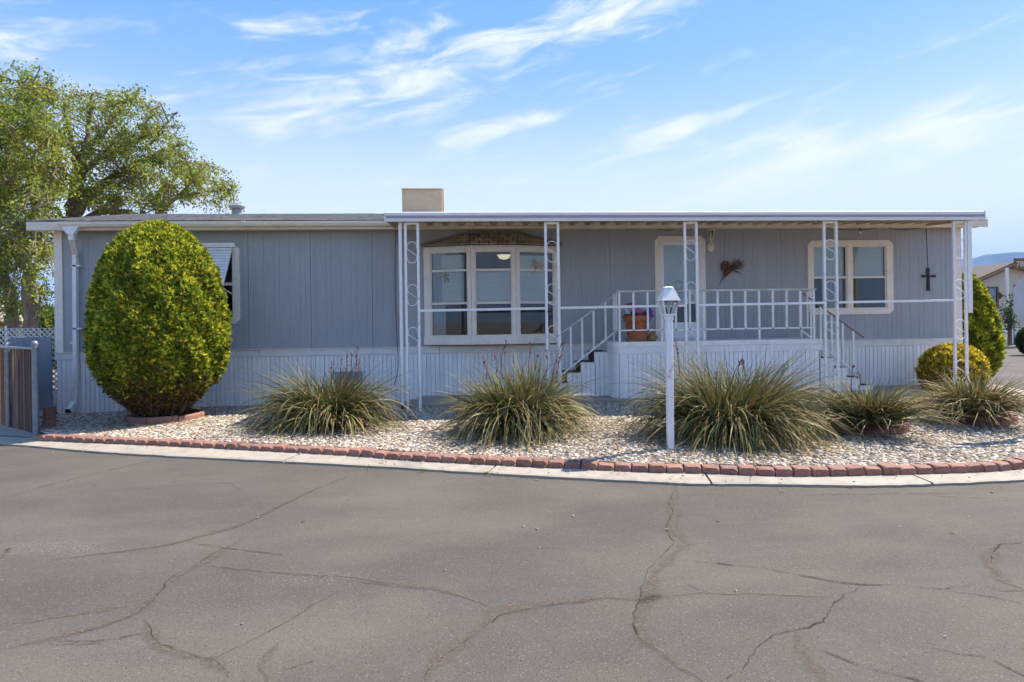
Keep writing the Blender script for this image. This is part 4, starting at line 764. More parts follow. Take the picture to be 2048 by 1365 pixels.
# ceiling lamp seen through the middle pane
q = P(1008, 515, 1.2); cl = thing('ceiling_lamp', tuple(q), 'lit bowl shaped ceiling lamp seen through the middle bay pane', 'lamp'); MB().lathe([(.02, -.05), (.10, -.03), (.16, .05), (.15, .05), (.09, -.01)], tuple(q), 16).build('bowl', 'lampglow', cl, True); MB().tube([(q[0], q[1], q[2]+.02), (q[0], q[1], ZT-.085)], .012, 6).build('rod', 'black', cl)

# ================================================================ LAMP POST
g = G(1341, 897, -.03); lx, ly = g[0], g[1]; lamp = thing('lamp_post', (lx, ly, -.05), 'white square post with a white lantern standing in the gravel', 'lamp post'); scl = 1250/np.dot(np.array([lx, ly, 1.5])-CAMP, d_)
zc_ = lambda py: P(1340, py, ly)[2]
MB().box(lx-.038, lx+.038, ly-.038, ly+.038, -.08, zc_(634), .006).build('post', 'whiterust', lamp); MB().box(lx-.046, lx+.046, ly-.046, ly+.046, zc_(641), zc_(632), .004).build('collar', 'whiterust', lamp)
def frustum(mb, w0, w1, z0, z1): return mb.add([(lx+sx*w, ly+sy*w, z) for w, z in ((w0, z0), (w1, z1)) for sx, sy in ((-1, -1), (1, -1), (1, 1), (-1, 1))], [(0, 1, 2, 3), (4, 5, 6, 7), (0, 1, 5, 4), (1, 2, 6, 5), (2, 3, 7, 6), (3, 0, 4, 7)])
zb0, zg0, zg1, zr = zc_(632), zc_(628), zc_(602), zc_(577)
frustum(MB(), .066, .07, zb0, zg0).build('lantern_base', 'whiterust', lamp); frustum(MB(), .058, .088, zg0+.001, zg1).build('lantern_glass', 'glass', lamp)
mb = MB()
for sx, sy in ((-1, -1), (1, -1), (1, 1), (-1, 1)): mb.bar((lx+sx*.062, ly+sy*.062, zg0), (lx+sx*.094, ly+sy*.094, zg1), .014, .014)
mb.build('lantern_frame', 'whiterust', lamp); mb = frustum(MB(), .116, .112, zg1+.0, zg1+.010); frustum(mb, .108, .052, zg1+.011, zr); mb.build('lantern_hood', 'white', lamp)
MB().lathe([(.062, 0), (.064, .008), (.05, .016), (.02, .022)], (lx, ly, zr+.001), 20).build('hood_cap', 'white', lamp, True); MB().tube([(lx, ly, zr+.02), (lx, ly, zr+.045)], .006, 6).build('finial', 'black', lamp); MB().lathe([(.014, 0), (.02, .05), (.026, .08), (.018, .11), (0, .12)], (lx, ly, zg0+.002), 10).build('bulb', 'white', lamp, True)

# ================================================================ PLANTS
def ring(name, cx, cy, R, n, z0, h, lab, skip=()):
    t = thing(name, (cx, cy, z0), lab, 'planter ring', 'brick planter rings')
    mb = MB(); a0, a1 = -math.pi/n+.012, math.pi/n-.012; k = 6; pts = []
    for a in np.linspace(a0, a1, k):
        for r, z in ((R-.09, -.06), (R, -.06), (R, h*.86), (R-.015, h), (R-.075, h), (R-.09, h*.88)): pts.append((r*math.cos(a), r*math.sin(a), z))
    fs = [(i*6+j, i*6+(j+1) % 6, (i+1)*6+(j+1) % 6, (i+1)*6+j) for i in range(k-1) for j in range(6)]+[tuple(range(6)), tuple((k-1)*6+j for j in range(6))]; mb.add(pts, fs); me = mb.mesh('brick', 'brick')
    for i in range(n):
        if i in skip: continue
        link('brick', me, t, (cx, cy, z0+rng.normal(0, .006)), euler=(rng.normal(0, .02), rng.normal(0, .02), 2*math.pi*i/n+.35))
    mb = MB(); mb.lathe([(R-.10, -.05), (R-.1, h*.35), (R*.4, h*.6), (0, h*.6)], (cx, cy, z0), 20); mb.build('soil', 'soil', t); return t
def yucca(px, py, z, size, n, lab, nst, seed, up=1.0, dead=.27, hang=1.0):
    r = np.random.default_rng(seed); g = G(px, py, z); cx, cy = g[0], g[1]; t = thing('yucca', (cx, cy, z), lab, 'yucca', 'yuccas in the gravel bed'); n = int(n*1.35); seg = 9; Vs, Qs, Cs = [], [], []
    az_ = r.uniform(0, 2*math.pi, n); k = r.uniform(0, 1, n); el0 = np.where(k < .50, r.uniform(.35, 1.0, n), r.uniform(.55, 1.42, n)); Ls = size*np.where(k < .50, r.uniform(.75, 1.2, n), r.uniform(.6, 1.12, n))*np.clip(1.28-.42*el0, .68, 1.1)*up
    drp = np.where(k < .50, r.uniform(1.5, 2.9, n)*hang, r.uniform(.15, 1.05, n)); rb = size*.20*np.sqrt(r.uniform(0, 1, n)); wd = r.uniform(.006, .0125, n)*(.8+.25*size)
    nc = max(3, int(4*size)); cen = np.clip(r.normal(0, .13*size, (nc, 2)), -.22*size, .22*size); cen -= cen.mean(0); cs = r.uniform(.95, 1.2, nc); ct_ = r.integers(0, nc, n); ph = r.uniform(0, 6.28, 2); Ls = Ls*cs[ct_]*(1+.16*np.sin(az_*2+ph[0])+.12*np.sin(az_*3+ph[1])); rb = rb*.62; th_ = r.uniform(0, 1, n) < .12; el0 = np.where(th_, r.uniform(.0, .5, n), el0); Ls = np.where(th_, Ls*.55, Ls)
    az2 = az_+r.normal(0, .35, n); isd = r.uniform(0, 1, n) < np.where(k < .50, dead*1.35, dead*.6)
    for i in range(n):
        p = np.array([cx+cen[ct_[i], 0]+rb[i]*math.cos(az_[i]), cy+cen[ct_[i], 1]+rb[i]*math.sin(az_[i]), z+r.uniform(0, .12)*size]); e = el0[i]; ds_ = Ls[i]/seg; aa = az2[i]; tw = r.normal(0, .9); c0_ = np.array((.17, .105, .05)) if th_[i] else np.array((.37, .28, .13) if r.uniform() < .5 else (.25, .16, .06)) if isd[i] else (np.array((.048, .070, .010)) if r.uniform() < .66 else np.array((.13, .145, .022)))
        c0_ = c0_*r.uniform(.75, 1.25); tip = np.array((.33, .27, .15)); b = len(Vs); da = r.normal(0, .05)
        for s in range(seg+1):
            f = s/seg; dr_ = np.array([math.cos(e)*math.cos(aa), math.cos(e)*math.sin(aa), math.sin(e)]); sd = np.array([-math.sin(aa), math.cos(aa), 0])*math.cos(tw)+np.array([0, 0, 1])*math.sin(tw)*.6
            w_ = wd[i]*(1.0 if f < .45 else 1-.9*(f-.45)/.55); col = c0_*(1-.55*f*f)+tip*.55*f*f if not isd[i] else c0_
            Vs += [p-sd*w_, p+sd*w_]; Cs += [col, col]
            p = p+dr_*ds_; e -= drp[i]/seg*(0.5+1.4*f); e = max(e, -1.35); aa += da
            zz = float(-.03)+.012
            if p[2] < zz: p = np.array([p[0], p[1], zz+r.uniform(0, .02)]); e = max(e, .0)
        for s in range(seg): Qs.append((b+2*s, b+2*s+1, b+2*s+3, b+2*s+2))
    me = quadmesh('leaves', Vs, Qs, 'blade', Cs, WL[t.name]); o = link('leaves', me, t); o['kind'] = 'stuff'
    MB().lathe([(size*.2, -.03), (size*.24, .05), (size*.16, .16), (0, .22)], (cx, cy, z), 14).build('crown_base', 'twig', t)
    for (sx, sy, ex_, ey_) in nst:
        D = np.dot(g-CAMP, d_)+r.normal(0, .12); a, b = AT(sx, sy, D), AT(ex_, ey_, D); mid = (a+b)/2+r.normal(0, .02, 3); path = spline([a, mid, b], 6); mb = MB().tube(path, list(np.linspace(.007, .004, len(path))), 5)
        for j in range(9): f = r.uniform(.55, 1); q = a+(b-a)*f+r.normal(0, .010, 3); mb.tube([q, q+r.normal(0, .012, 3)+np.array([0, 0, .022])], (.004, .006), 5)
        mb.build('flower_stalk', 'stalk', t)
    return t
ring('planter_ring', *G(1735, 858, -.035)[:2], .50, 8, -.035, .13, 'red brick ring round the small yucca nearest the bottom right')
ring('planter_ring', *G(1943, 839, -.035)[:2], .55, 8, -.035, .10, 'low red brick ring round the yucca by the golden shrub')
ring('planter_ring', *G(332, 839, -.07)[:2], .60, 8, -.075, .12, 'red brick ring at the foot of the big clipped arborvitae')
ring('planter_ring', *G(672, 850, -.035)[:2], .40, 8, -.05, .10, 'red brick ring nearly hidden under the leftmost yucca')
ring('planter_ring', *G(1030, 858, -.035)[:2], .42, 8, -.05, .10, 'red brick ring nearly hidden under the yucca before the bay window')
yucca(655, 852, -.03, 1.2, 1500, 'wide arching yucca in front of the plain wall, leftmost of the yuccas', [(705, 790, 715, 692), (693, 790, 694, 706), (700, 785, 703, 708), (712, 790, 719, 718), (664, 780, 663, 726), (682, 785, 683, 720)], 11, .9)
yucca(1037, 862, -.03, 1.2, 1800, 'tall yucca with red flower stalks below the bay window', [(972, 760, 968, 716), (1005, 760, 1013, 682), (1057, 750, 1061, 687), (1092, 760, 1094, 700), (1100, 800, 1122, 690), (1112, 760, 1128, 688), (992, 750, 990, 712), (1070, 740, 1076, 710)], 12)
yucca(1466, 872, -.03, 1.33, 2200, 'broadest yucca, spilling onto the gravel right of the lamp post', [(1361, 760, 1350, 677), (1478, 750, 1481, 722), (1484, 745, 1487, 720), (1548, 770, 1577, 730), (1434, 800, 1433, 742), (1600, 815, 1638, 794)], 13, hang=1.1)
yucca(1737, 854, .07, .66, 900, 'small upright yucca growing in a red brick ring left of the golden shrub', [(1705, 800, 1706, 733), (1716, 790, 1718, 748)], 14, 1.15, .22, .42)
yucca(1943, 838, .04, .88, 1000, 'brownish yucca in a brick ring in front of the golden shrub', [], 15, .95, .42, .6)

def shrub(name, base, R, H, prof, n, lab, cat, seed, tipc, midc, dk, sp=.12, lump=.05, bare=0.0, tw=0, group=None, sx=1.0, sy=1.0, brown=0.0):
    r = np.random.default_rng(seed); bx, by, bz = base; t = thing(name, base, lab, cat, group); pt, pv = zip(*prof)
    m = n; h = r.uniform(0, 1, m*3); rad = np.interp(h, pt, pv); keep = r.uniform(0, 1, m*3) < rad/ max(pv); h = h[keep][:m]; m = len(h); a = r.uniform(0, 2*math.pi, m); rad = np.interp(h, pt, pv); dr_ = np.interp(h+.02, pt, pv)-np.interp(h-.02, pt, pv); slope = -dr_/.04*R/H
    lum = 1+np.abs(r.normal(0, .012, m))*(r.uniform(0, 1, m) < .3)+lump*np.sin(a*5+h*9+1)*np.sin(h*14+a*2)+lump*.7*np.sin(a*11+h*23)+lump*.6*np.sin(a*17-h*31)+lump*.55*np.sin(a*27+h*19+3)*np.sin(h*47+a*5); depth = np.where(r.uniform(0, 1, m) < .72, r.uniform(.93, 1.03, m), r.uniform(.70, .95, m))
    rr = R*rad*lum*depth; c, s = np.cos(a), np.sin(a); pos = np.stack([bx+rr*c*sx, by+rr*s*sy, bz+H*h], 1); nrm = np.stack([c, s, slope], 1); nrm /= np.linalg.norm(nrm, axis=1)[:, None]
    axis = nrm*.62+np.array([0, 0, .78])+r.normal(0, .33, (m, 3)); axis /= np.linalg.norm(axis, axis=1)[:, None]
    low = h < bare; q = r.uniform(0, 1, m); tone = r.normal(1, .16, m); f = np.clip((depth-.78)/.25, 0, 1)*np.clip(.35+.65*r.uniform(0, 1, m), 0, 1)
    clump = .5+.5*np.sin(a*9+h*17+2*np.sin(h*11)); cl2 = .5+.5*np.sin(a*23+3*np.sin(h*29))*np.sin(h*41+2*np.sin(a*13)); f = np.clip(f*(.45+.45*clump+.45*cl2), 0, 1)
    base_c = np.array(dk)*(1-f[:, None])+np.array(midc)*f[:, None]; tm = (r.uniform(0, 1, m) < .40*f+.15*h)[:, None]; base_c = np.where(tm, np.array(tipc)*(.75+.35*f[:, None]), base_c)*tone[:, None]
    br = (r.uniform(0, 1, m) < brown+np.clip((bare*1.9-h)/max(bare, .01), 0, 1)*.8*(bare > 0))[:, None]; base_c = np.where(br, np.array((.15, .085, .04))*tone[:, None], base_c)
    K_ = 4; ln = sp*r.uniform(.55, 1.15, (m, K_)); V_ = np.zeros((m, K_, 4, 3)); C_ = np.zeros((m, K_, 4, 3))
    for k in range(K_):
        dv = axis+r.normal(0, .45, (m, 3)); dv /= np.linalg.norm(dv, axis=1)[:, None]; sd = np.cross(dv, nrm+r.normal(0, .5, (m, 3))); sd /= np.linalg.norm(sd, axis=1)[:, None]+1e-9; l = ln[:, k:k+1]; w_ = l*r.uniform(.13, .26, (m, 1))
        V_[:, k, 0] = pos-dv*l*.15; V_[:, k, 1] = pos+dv*l*.45-sd*w_; V_[:, k, 2] = pos+dv*l; V_[:, k, 3] = pos+dv*l*.45+sd*w_; C_[:, k] = (base_c*r.uniform(.8, 1.2, (m, 1)))[:, None, :]
    Q_ = np.arange(m*K_*4).reshape(-1, 4); o = link('foliage', quadmesh('foliage', V_.reshape(-1, 3), Q_, 'needle', C_.reshape(-1, 3), WL[t.name]), t); o['kind'] = 'stuff'
    mb = MB()
    for i in range(tw):
        a_ = r.uniform(0, 6.283); hh = r.uniform(.04, .5)*1.0; rd = R*np.interp(hh, pt, pv)*r.uniform(.8, 1.02); p0 = np.array([bx+.10*R*math.cos(a_), by+.10*R*math.sin(a_), bz]); p2 = np.array([bx+rd*math.cos(a_)*sx, by+rd*math.sin(a_)*sy, bz+H*hh]); p1 = p0*.5+p2*.5+np.array([0, 0, -.04*H])+r.normal(0, .04, 3)
        pth = spline([p0, p1, p2], 4); mb.tube(pth, list(np.linspace(.016*R, .003*R, len(pth))), 4)
        for j in range(3): f_ = r.uniform(.5, .95); b0 = p1*(1-f_)+p2*f_; mb.tube([b0, b0+r.normal(0, .10*R, 3)], (.005*R, .002*R), 3)
    if tw: mb.build('branches', 'twig', t)
    MB().lathe([(.10*R, -.03), (.09*R, H*.2), (.04*R, H*.6)], base, 8).build('trunk', 'bark', t)
    return t
PR = [(0, .22), (.04, .34), (.10, .56), (.18, .80), (.28, .95), (.38, 1.0), (.5, .99), (.62, .95), (.74, .86), (.84, .72), (.92, .53), (.97, .33), (1, .06)]
bg_ = G(330, 838, -.06); bR = 148/FPX*np.dot(bg_-CAMP, d_); bH = (838-442)/FPX*np.dot(bg_-CAMP, d_)
shrub('arborvitae', (bg_[0]-.06, bg_[1], -.05), bR*.785, bH*.985, PR, 56000, 'huge egg shaped golden green arborvitae at the left of the house', 'shrub', 21, (.66, .60, .045), (.36, .45, .035), (.06, .085, .014), .082, .042, .13, 340, brown=.03)
qa = AT(1937, 640, 14.9); shrub('arborvitae', (qa[0], qa[1], -.1), .60, 2.62, [(0, .3), (.05, .5), (.15, .85), (.25, 1), (.4, 1.0), (.55, .9), (.7, .72), (.85, .45), (.95, .2), (1, .03)], 14000, 'narrower green arborvitae behind the right corner of the house', 'shrub', 22, (.62, .58, .03), (.34, .40, .025), (.05, .07, .010), .11, .06, .06, 60)
qb = AT(1905, 640, 12.35); shrub('golden_shrub', (qb[0], qb[1], -.06), .55, 1.02, [(0, .55), (.1, .8), (.3, .97), (.5, 1), (.7, .93), (.85, .74), (.95, .45), (1, .1)], 9000, 'round clipped golden shrub at the right corner of the house', 'shrub', 23, (.85, .68, .04), (.66, .52, .035), (.22, .17, .03), .06, .05, .22, 90, brown=.12)

# trees at the left behind the house
def tree(name, D, limbs, crown, nclu, lab, seed, leafc, spread=.27, lsz=.078, dthick=2.2):
    r = np.random.default_rng(seed); root = AT(*limbs[0][0][0][:2], D); root[2] = -.1; t = thing(name, tuple(root), lab, 'tree', 'trees behind the left end'); mb = MB(); nodes = []
    for pts, r0_, r1_ in limbs:
        w = [AT(p[0], p[1], D+(p[2] if len(p) > 2 else 0)) for p in pts]
        if pts is limbs[0][0] or pts[0][1] > 600: w[0][2] = -.12
        pth = spline(w, 6); pth[1:-1] += r.normal(0, .025, (len(pth)-2, 3)); mb.tube(pth, list(np.linspace(r0_, r1_, len(pth))), 9)
        nodes += list(pth[len(pth)//4:])
    trunk = mb.build('trunk', 'bark', t, True); nodes = np.array(nodes); mb = MB(); tips = []
    for i in range(nclu):
        ws = np.array([c[2]*c[3]*(c[4] if len(c) > 4 else 1) for c in crown], float); c = crown[r.choice(len(crown), p=ws/ws.sum())]; a = r.uniform(0, 6.283); q = math.sqrt(r.uniform(0, 1)); px, py = c[0]+c[2]*q*math.cos(a), c[1]+c[3]*q*math.sin(a)
        p = AT(px, py, D+r.uniform(-1, 1)*dthick*math.sqrt(max(.05, 1-q*q))); j = np.argmin(np.linalg.norm(nodes-p, axis=1)+r.uniform(0, .3, len(nodes))); s = nodes[j]
        m_ = s*.5+p*.5+np.array([0, 0, .06])*np.linalg.norm(p-s)+r.normal(0, .08, 3); pth = spline([s, m_, p], 3); mb.tube(pth, list(np.linspace(.018+.012*min(2, np.linalg.norm(p-s)), .005, len(pth))), 4, False); tips.append((s, m_, p))
        if i % 3 == 0: nodes = np.vstack([nodes, m_[None]])
    mb.build('limbs', 'bark', t)
    nl = 44; M = nclu*nl; T = np.array(tips); idx = np.repeat(np.arange(nclu), nl); f = r.uniform(.35, 1.12, M)[:, None]; pos = np.where(f < .5, T[idx, 0]*(1-2*f)+T[idx, 1]*2*f, T[idx, 1]*(2-2*f)+T[idx, 2]*(2*f-1))+r.normal(0, spread*.42, (M, 3))*np.array([1, 1, .75])
    dv = r.normal(0, 1, (M, 3))+np.array([0, 0, -.25]); dv /= np.linalg.norm(dv, axis=1)[:, None]; up = r.normal(0, 1, (M, 3))+np.array([0, 0, .8]); sd = np.cross(dv, up); sd /= np.linalg.norm(sd, axis=1)[:, None]+1e-9; l = lsz*r.uniform(.55, 1.25, (M, 1)); w_ = l*r.uniform(.28, .45, (M, 1)); nn = np.cross(sd, dv)
    V_ = np.stack([pos, pos+dv*l*.5-sd*w_+nn*l*.08, pos+dv*l, pos+dv*l*.5+sd*w_+nn*l*.08], 1); ct = np.repeat(r.uniform(0, 1, nclu), nl)[:, None]; C_ = (np.array(leafc[0])*(1-ct)+np.array(leafc[1])*ct)*r.uniform(.7, 1.3, (M, 1))
    o = link('crown', quadmesh('crown', V_.reshape(-1, 3), np.arange(M*4).reshape(-1, 4), 'leafm', np.repeat(C_, 4, 0), WL[t.name]), t); o['kind'] = 'stuff'; return t
GL = ((.17, .24, .025), (.34, .36, .045))
tree('shade_tree', 20.0, [([(138, 700), (140, 560), (142, 440), (150, 380), (152, 330), (140, 270), (128, 210)], .24, .05), ([(150, 400), (164, 350), (168, 300), (178, 240), (184, 190)], .16, .035), ([(160, 345), (200, 318), (245, 297), (300, 268), (345, 252)], .12, .02), ([(150, 430), (190, 380), (230, 350), (270, 330), (330, 300), (370, 290)], .17, .025), ([(150, 450), (215, 420), (300, 440), (345, 400), (400, 385), (465, 378)], .13, .02), ([(166, 320), (215, 250), (255, 200)], .09, .02), ([(150, 380), (118, 330), (90, 280)], .1, .03), ([(300, 290), (330, 250), (355, 225)], .04, .012), ([(330, 420), (380, 370), (415, 330)], .06, .012), ([(145, 460), (110, 420), (70, 400)], .09, .03)],
     [(215, 250, 105, 75), (300, 310, 90, 58), (180, 340, 110, 75), (390, 375, 85, 48), (330, 360, 80, 50), (265, 225, 50, 55, .8), (430, 400, 50, 28), (240, 410, 110, 30), (250, 380, 90, 45), (150, 190, 35, 40, .5), (345, 270, 22, 28), (60, 330, 80, 90, .6), (410, 345, 22, 22)], 760, 'spreading green tree whose long boughs reach right over the roof', 31, GL)
tree('shade_tree', 17.5, [([(64, 700), (60, 610), (52, 530), (38, 470), (24, 430), (10, 380), (15, 300), (25, 220)], .20, .05), ([(40, 480), (62, 430), (92, 380), (110, 330), (112, 260)], .12, .03), ([(14, 390), (-20, 320), (-50, 240)], .13, .03), ([(25, 300), (60, 240), (75, 180)], .08, .02), ([(50, 520), (85, 470), (105, 430)], .08, .02)],
     [(35, 190, 75, 72), (90, 230, 60, 65), (30, 290, 90, 80), (-50, 240, 80, 110), (75, 360, 85, 70), (20, 420, 80, 60), (60, 500, 55, 60, 1), (90, 570, 28, 65, 1.2), (85, 470, 35, 50), (-60, 380, 80, 90, .7)], 760, 'leafy tree with a bare leaning trunk behind the lattice fence', 32, GL)
tree('shade_tree', 18.6, [([(38, 700), (26, 640), (14, 575), (0, 520), (-22, 430), (-40, 330)], .19, .06), ([(8, 545), (18, 480), (20, 420)], .1, .03)], [(-30, 330, 70, 110), (0, 470, 50, 80), (20, 560, 45, 50, 1), (-60, 500, 60, 90), (10, 610, 30, 35, 1)], 330, 'leafy tree with a thick trunk at the left edge of the picture', 33, GL)

for i, (px, D_, R_, H_, lab) in enumerate([(78, 25.5, 1.5, 2.5, 'loose green bush between the tree trunks beyond the lattice fence'), (6, 27.5, 1.9, 2.9, 'wide green bush beyond the open shed at the left edge')]):
    q = AT(px, 650, D_); shrub('background_shrub', (q[0], q[1], -.1), R_, H_, [(0, .7), (.2, .95), (.45, 1), (.7, .85), (.9, .5), (1, .15)], 5500, lab, 'shrub', 51+i, (.26, .32, .04), (.16, .22, .03), (.05, .08, .015), .20, .13, 0.0, 20)
# ================================================================ LEFT FENCES AND GATE
ga, gb = P(23, 750, .12), P(105, 750, .12); gt_ = thing('side_gate', ((ga[0]+gb[0])/2, .12, -.1), 'flat blue grey board gate left of the house', 'gate')
zt = P(60, 675, .12)[2]; mb = MB(); ww = (gb[0]-ga[0])/3
for i in range(3): MB().box(ga[0]+ww*i+.002, ga[0]+ww*(i+1)-.002, .10, .13, -.08, zt, .004).build('board', 'gatepaint', gt_)
MB().box(gb[0]-.04, gb[0]-.02, .085, .099, .3, .36).build('hinge', 'steel', gt_)
la, lb = P(-60, 670, .45), P(116, 670, .45); lat = thing('lattice_fence', ((la[0]+lb[0])/2, .45, -.1), 'white diagonal lattice fence behind the blue grey gate', 'fence'); lz1 = P(60, 657, .45)[2]; lz0 = .2; x0, x1 = la[0], lb[0]
for sgn, yy in ((1, .45), (-1, .463)):
    c = (x0-(lz1-lz0)) if sgn > 0 else x0; end = x1 if sgn > 0 else x1+(lz1-lz0)
    while c < end:
        # line x = c + sgn*(z-lz0)
        za, zb = lz0, lz1; xa_, xb_ = c, c+sgn*(lz1-lz0)
        lo, hi = 0.0, 1.0
        for xe_ in (x0, x1):
            tt = (xe_-xa_)/(xb_-xa_)
            if (xb_ > xa_) == (xe_ == x0): lo = max(lo, tt)
            else: hi = min(hi, tt)
        if hi-lo > .03: MB().bar((xa_+(xb_-xa_)*lo, yy, lz0+(lz1-lz0)*lo), (xa_+(xb_-xa_)*hi, yy, lz0+(lz1-lz0)*hi), .012, .04, up=(0, 1, 0) if False else (0, 1, 0)).build('lattice_strip', 'white', lat)
        c += .105
# chain-link fence with brown reed screening
fa, fb = G(72, 871, -.1), G(4, 851, -.1); fdir = (fb-fa)/np.linalg.norm(fb-fa); fn = np.array([-fdir[1], fdir[0], 0]); fz = P(72, 690, fa[1])[2]
fe = thing('reed_fence', tuple(fa), 'low chain link fence screened with brown reeds at the left edge', 'fence')
MB().tube([(fa[0], fa[1], -.15), (fa[0], fa[1], fz)], .042, 14).build('post', 'steel', fe, True); MB().lathe([(.048, 0), (.048, .03), (.03, .055), (0, .065)], (fa[0], fa[1], fz), 14).build('post_cap', 'steel', fe, True)
p2 = fa+fdir*1.35; MB().tube([(p2[0], p2[1], -.15), (p2[0], p2[1], fz-.05)], .03, 12).build('post', 'steel', fe, True); MB().tube([(fa[0], fa[1], fz-.06), tuple((fa+fdir*4.5)[:2])+(fz-.06,)], .024, 10).build('top_rail', 'steel', fe, True)
V, Q, Cc = [], [], []; s0 = .05
while s0 < 4.5:
    w_ = rng.uniform(.012, .022); p = fa+fdir*s0-fn*rng.uniform(.030, .038); zb = -.10; ztp = fz-.075+rng.uniform(-.02, .05); q = p+fdir*w_; dn = fn*.010*rng.uniform(.4, 1); b = len(V); c = np.array((.19, .105, .068))*rng.uniform(.65, 1.4) if rng.uniform() < .85 else np.array((.40, .30, .22))
    V += [(p[0], p[1], zb), (q[0], q[1], zb), ((p[0]+q[0])/2-dn[0], (p[1]+q[1])/2-dn[1], zb), (p[0], p[1], ztp), (q[0], q[1], ztp), ((p[0]+q[0])/2-dn[0], (p[1]+q[1])/2-dn[1], ztp)]; Q += [(b, b+2, b+5, b+3), (b+2, b+1, b+4, b+5), (b+1, b, b+3, b+4)]; Cc += [c]*6; s0 += w_*.92
o = link('reed_screen', quadmesh('reed_screen', V, Q, 'reed', Cc, WL[fe.name]), fe); o['kind'] = 'stuff'
mb = MB()
for k in range(9):
    z = .05+k*.14
    for sg in (1, -1):
        pts = [tuple((fa+fdir*s-fn*.052)[:2])+(z+(.035 if (i % 2) == (sg > 0) else -.035),) for i, s in enumerate(np.arange(.05, 1.9, .06))]; mb.tube(pts, .0022, 3, False)
ow = mb.build('wire_mesh', 'steel', fe)
for i, (px, py, h) in enumerate(((84, 862, .2), (83, 838, .2))):
    g = G(84, 866, -.12); o = MB().box(g[0]-.035, g[0]+.035, g[1]+.05+.02*i, g[1]+.30, -.12+.195*i, .07+.195*i, .008).build('retaining_block', 'brick'); tag(o, ['lower of two red blocks stacked behind the metal fence post', 'upper of two red blocks stacked behind the metal fence post'][i], 'block')
# open shed far behind the trees
sh = thing('open_shed', tuple(AT(10, 660, 24)), 'small corrugated roof shed with a red beam behind the trees', 'shed'); a, b, c, e = AT(-60, 598, 24), AT(28, 598, 25), AT(48, 643, 23), AT(-60, 643, 22.5)
nR = 26; pts = []
for i in range(nR+1):
    f = i/nR; zz = .02*(i % 2); pts += [tuple(a*(1-f)+b*f+(0, 0, zz)), tuple(e*(1-f)+c*f+(0, 0, zz))]
MB().add(pts, [(2*i, 2*i+1, 2*i+3, 2*i+2) for i in range(nR)]).build('roof', 'corrug', sh)
a, b = AT(-60, 650, 22.8), AT(46, 650, 22.8); MB().bar(a, b, .08, .14).build('beam', 'redwood', sh)
for px in (-40, 14, 44): q = AT(px, 655, 22.8); MB().box(q[0]-.05, q[0]+.05, q[1]-.05, q[1]+.05, -.1, q[2]+.05).build('post', 'white', sh)
MB().bar(AT(38, 650, 22.7), AT(56, 664, 22.0), .06, .06).build('brace', 'redwood', sh)

# ================================================================ RIGHT BACKGROUND
kb = MB(); a, b = AT(1900, 684, 30.5), AT(2300, 690, 30.5); kb.box(8, 80, 17.0, 17.5, -.2, -.03, .02); ko = kb.build('far_kerb', 'concrete'); ko['kind'] = 'structure'
fy = sheet('far_yard', [(5, 17.4, -.06), (90, 17.4, -.06), (90, 60, -.06), (5, 60, -.06)], 'dirt')
NY = 20.0; nb_ = thing('neighbour_house', tuple(P(2030, 690, NY)), 'beige mobile home with brown roof trim across the side street', 'house')
wx0, wx1 = P(1915, 640, NY)[0], P(2215, 640, NY)[0]; pk = P(2014, 531, NY); za_ = pk[2]; sl1 = math.tan(math.radians(22.5)); sl2 = math.tan(math.radians(11))
ztop = lambda x: za_-.12-(pk[0]-x)*sl1 if x < pk[0] else za_-.12-(x-pk[0])*sl2
xs = sorted(list(np.arange(wx0, wx1, .61))+[pk[0]])
wx_0, wx_1, wz_0, wz_1 = P(1977, 600, NY)[0], P(1993, 600, NY)[0], P(1985, 612, NY)[2], P(1985, 577, NY)[2]
for x0, x1 in zip(xs[:-1], xs[1:]):
    if x1-x0 < .02: continue
    MB().prism([(x0+.004, .75), (x1-.004, .75), (x1-.004, ztop(x1)), (x0+.004, ztop(x0))], (0, NY, 0), X3, Z3, Y3, 0, .06).build('wall_panel', 'beige', nb_)
MB().prism([(wx0, -.1), (wx1, -.1), (wx1, ztop(wx1)-.02), (pk[0], za_-.14), (wx0, ztop(wx0)-.02)], (0, NY, 0), X3, Z3, Y3, .061, 9).build('body', 'beige', nb_)
MB().box(wx0, wx1, NY-.02, NY+.059, -.1, .74).build('skirting', 'white', nb_); MB().box(wx0-.02, wx1+.02, NY-.05, NY-.021, .70, .80).build('belt_band', 'cream', nb_)
def rake(off, th, mat, y0, y1, name):
    lx0 = wx0-.35; zl = za_-(pk[0]-lx0)*sl1; rx1 = wx1+.4; zr_ = za_-(rx1-pk[0])*sl2
    MB().prism([(lx0, zl+off), (pk[0], za_+off), (rx1, zr_+off), (rx1, zr_+off+th), (pk[0], za_+off+th), (lx0, zl+off+th)], (0, NY, 0), X3, Z3, Y3, y0, y1).build(name, mat, nb_)
rake(-.06, .13, 'tanfascia', -.40, -.36, 'barge_board'); rake(.075, .05, 'rooftar', -.45, 7.0, 'roof'); rake(-.15, .085, 'brownfascia', -.36, .0, 'eave_board')
nw = MB().box(wx_0-.10, wx_1+.10, NY-.05, NY-.001, wz_0-.14, wz_0-.001).build('window', 'brownfascia', nb_); mb = MB(); mb.box(wx_0-.09, wx_0, NY-.05, NY-.001, wz_0, wz_1); mb.box(wx_1, wx_1+.09, NY-.05, NY-.001, wz_0, wz_1); mb.box(wx_0-.09, wx_1+.09, NY-.05, NY-.001, wz_1+.001, wz_1+.08); mb.build('frame', 'brownfascia', nw)
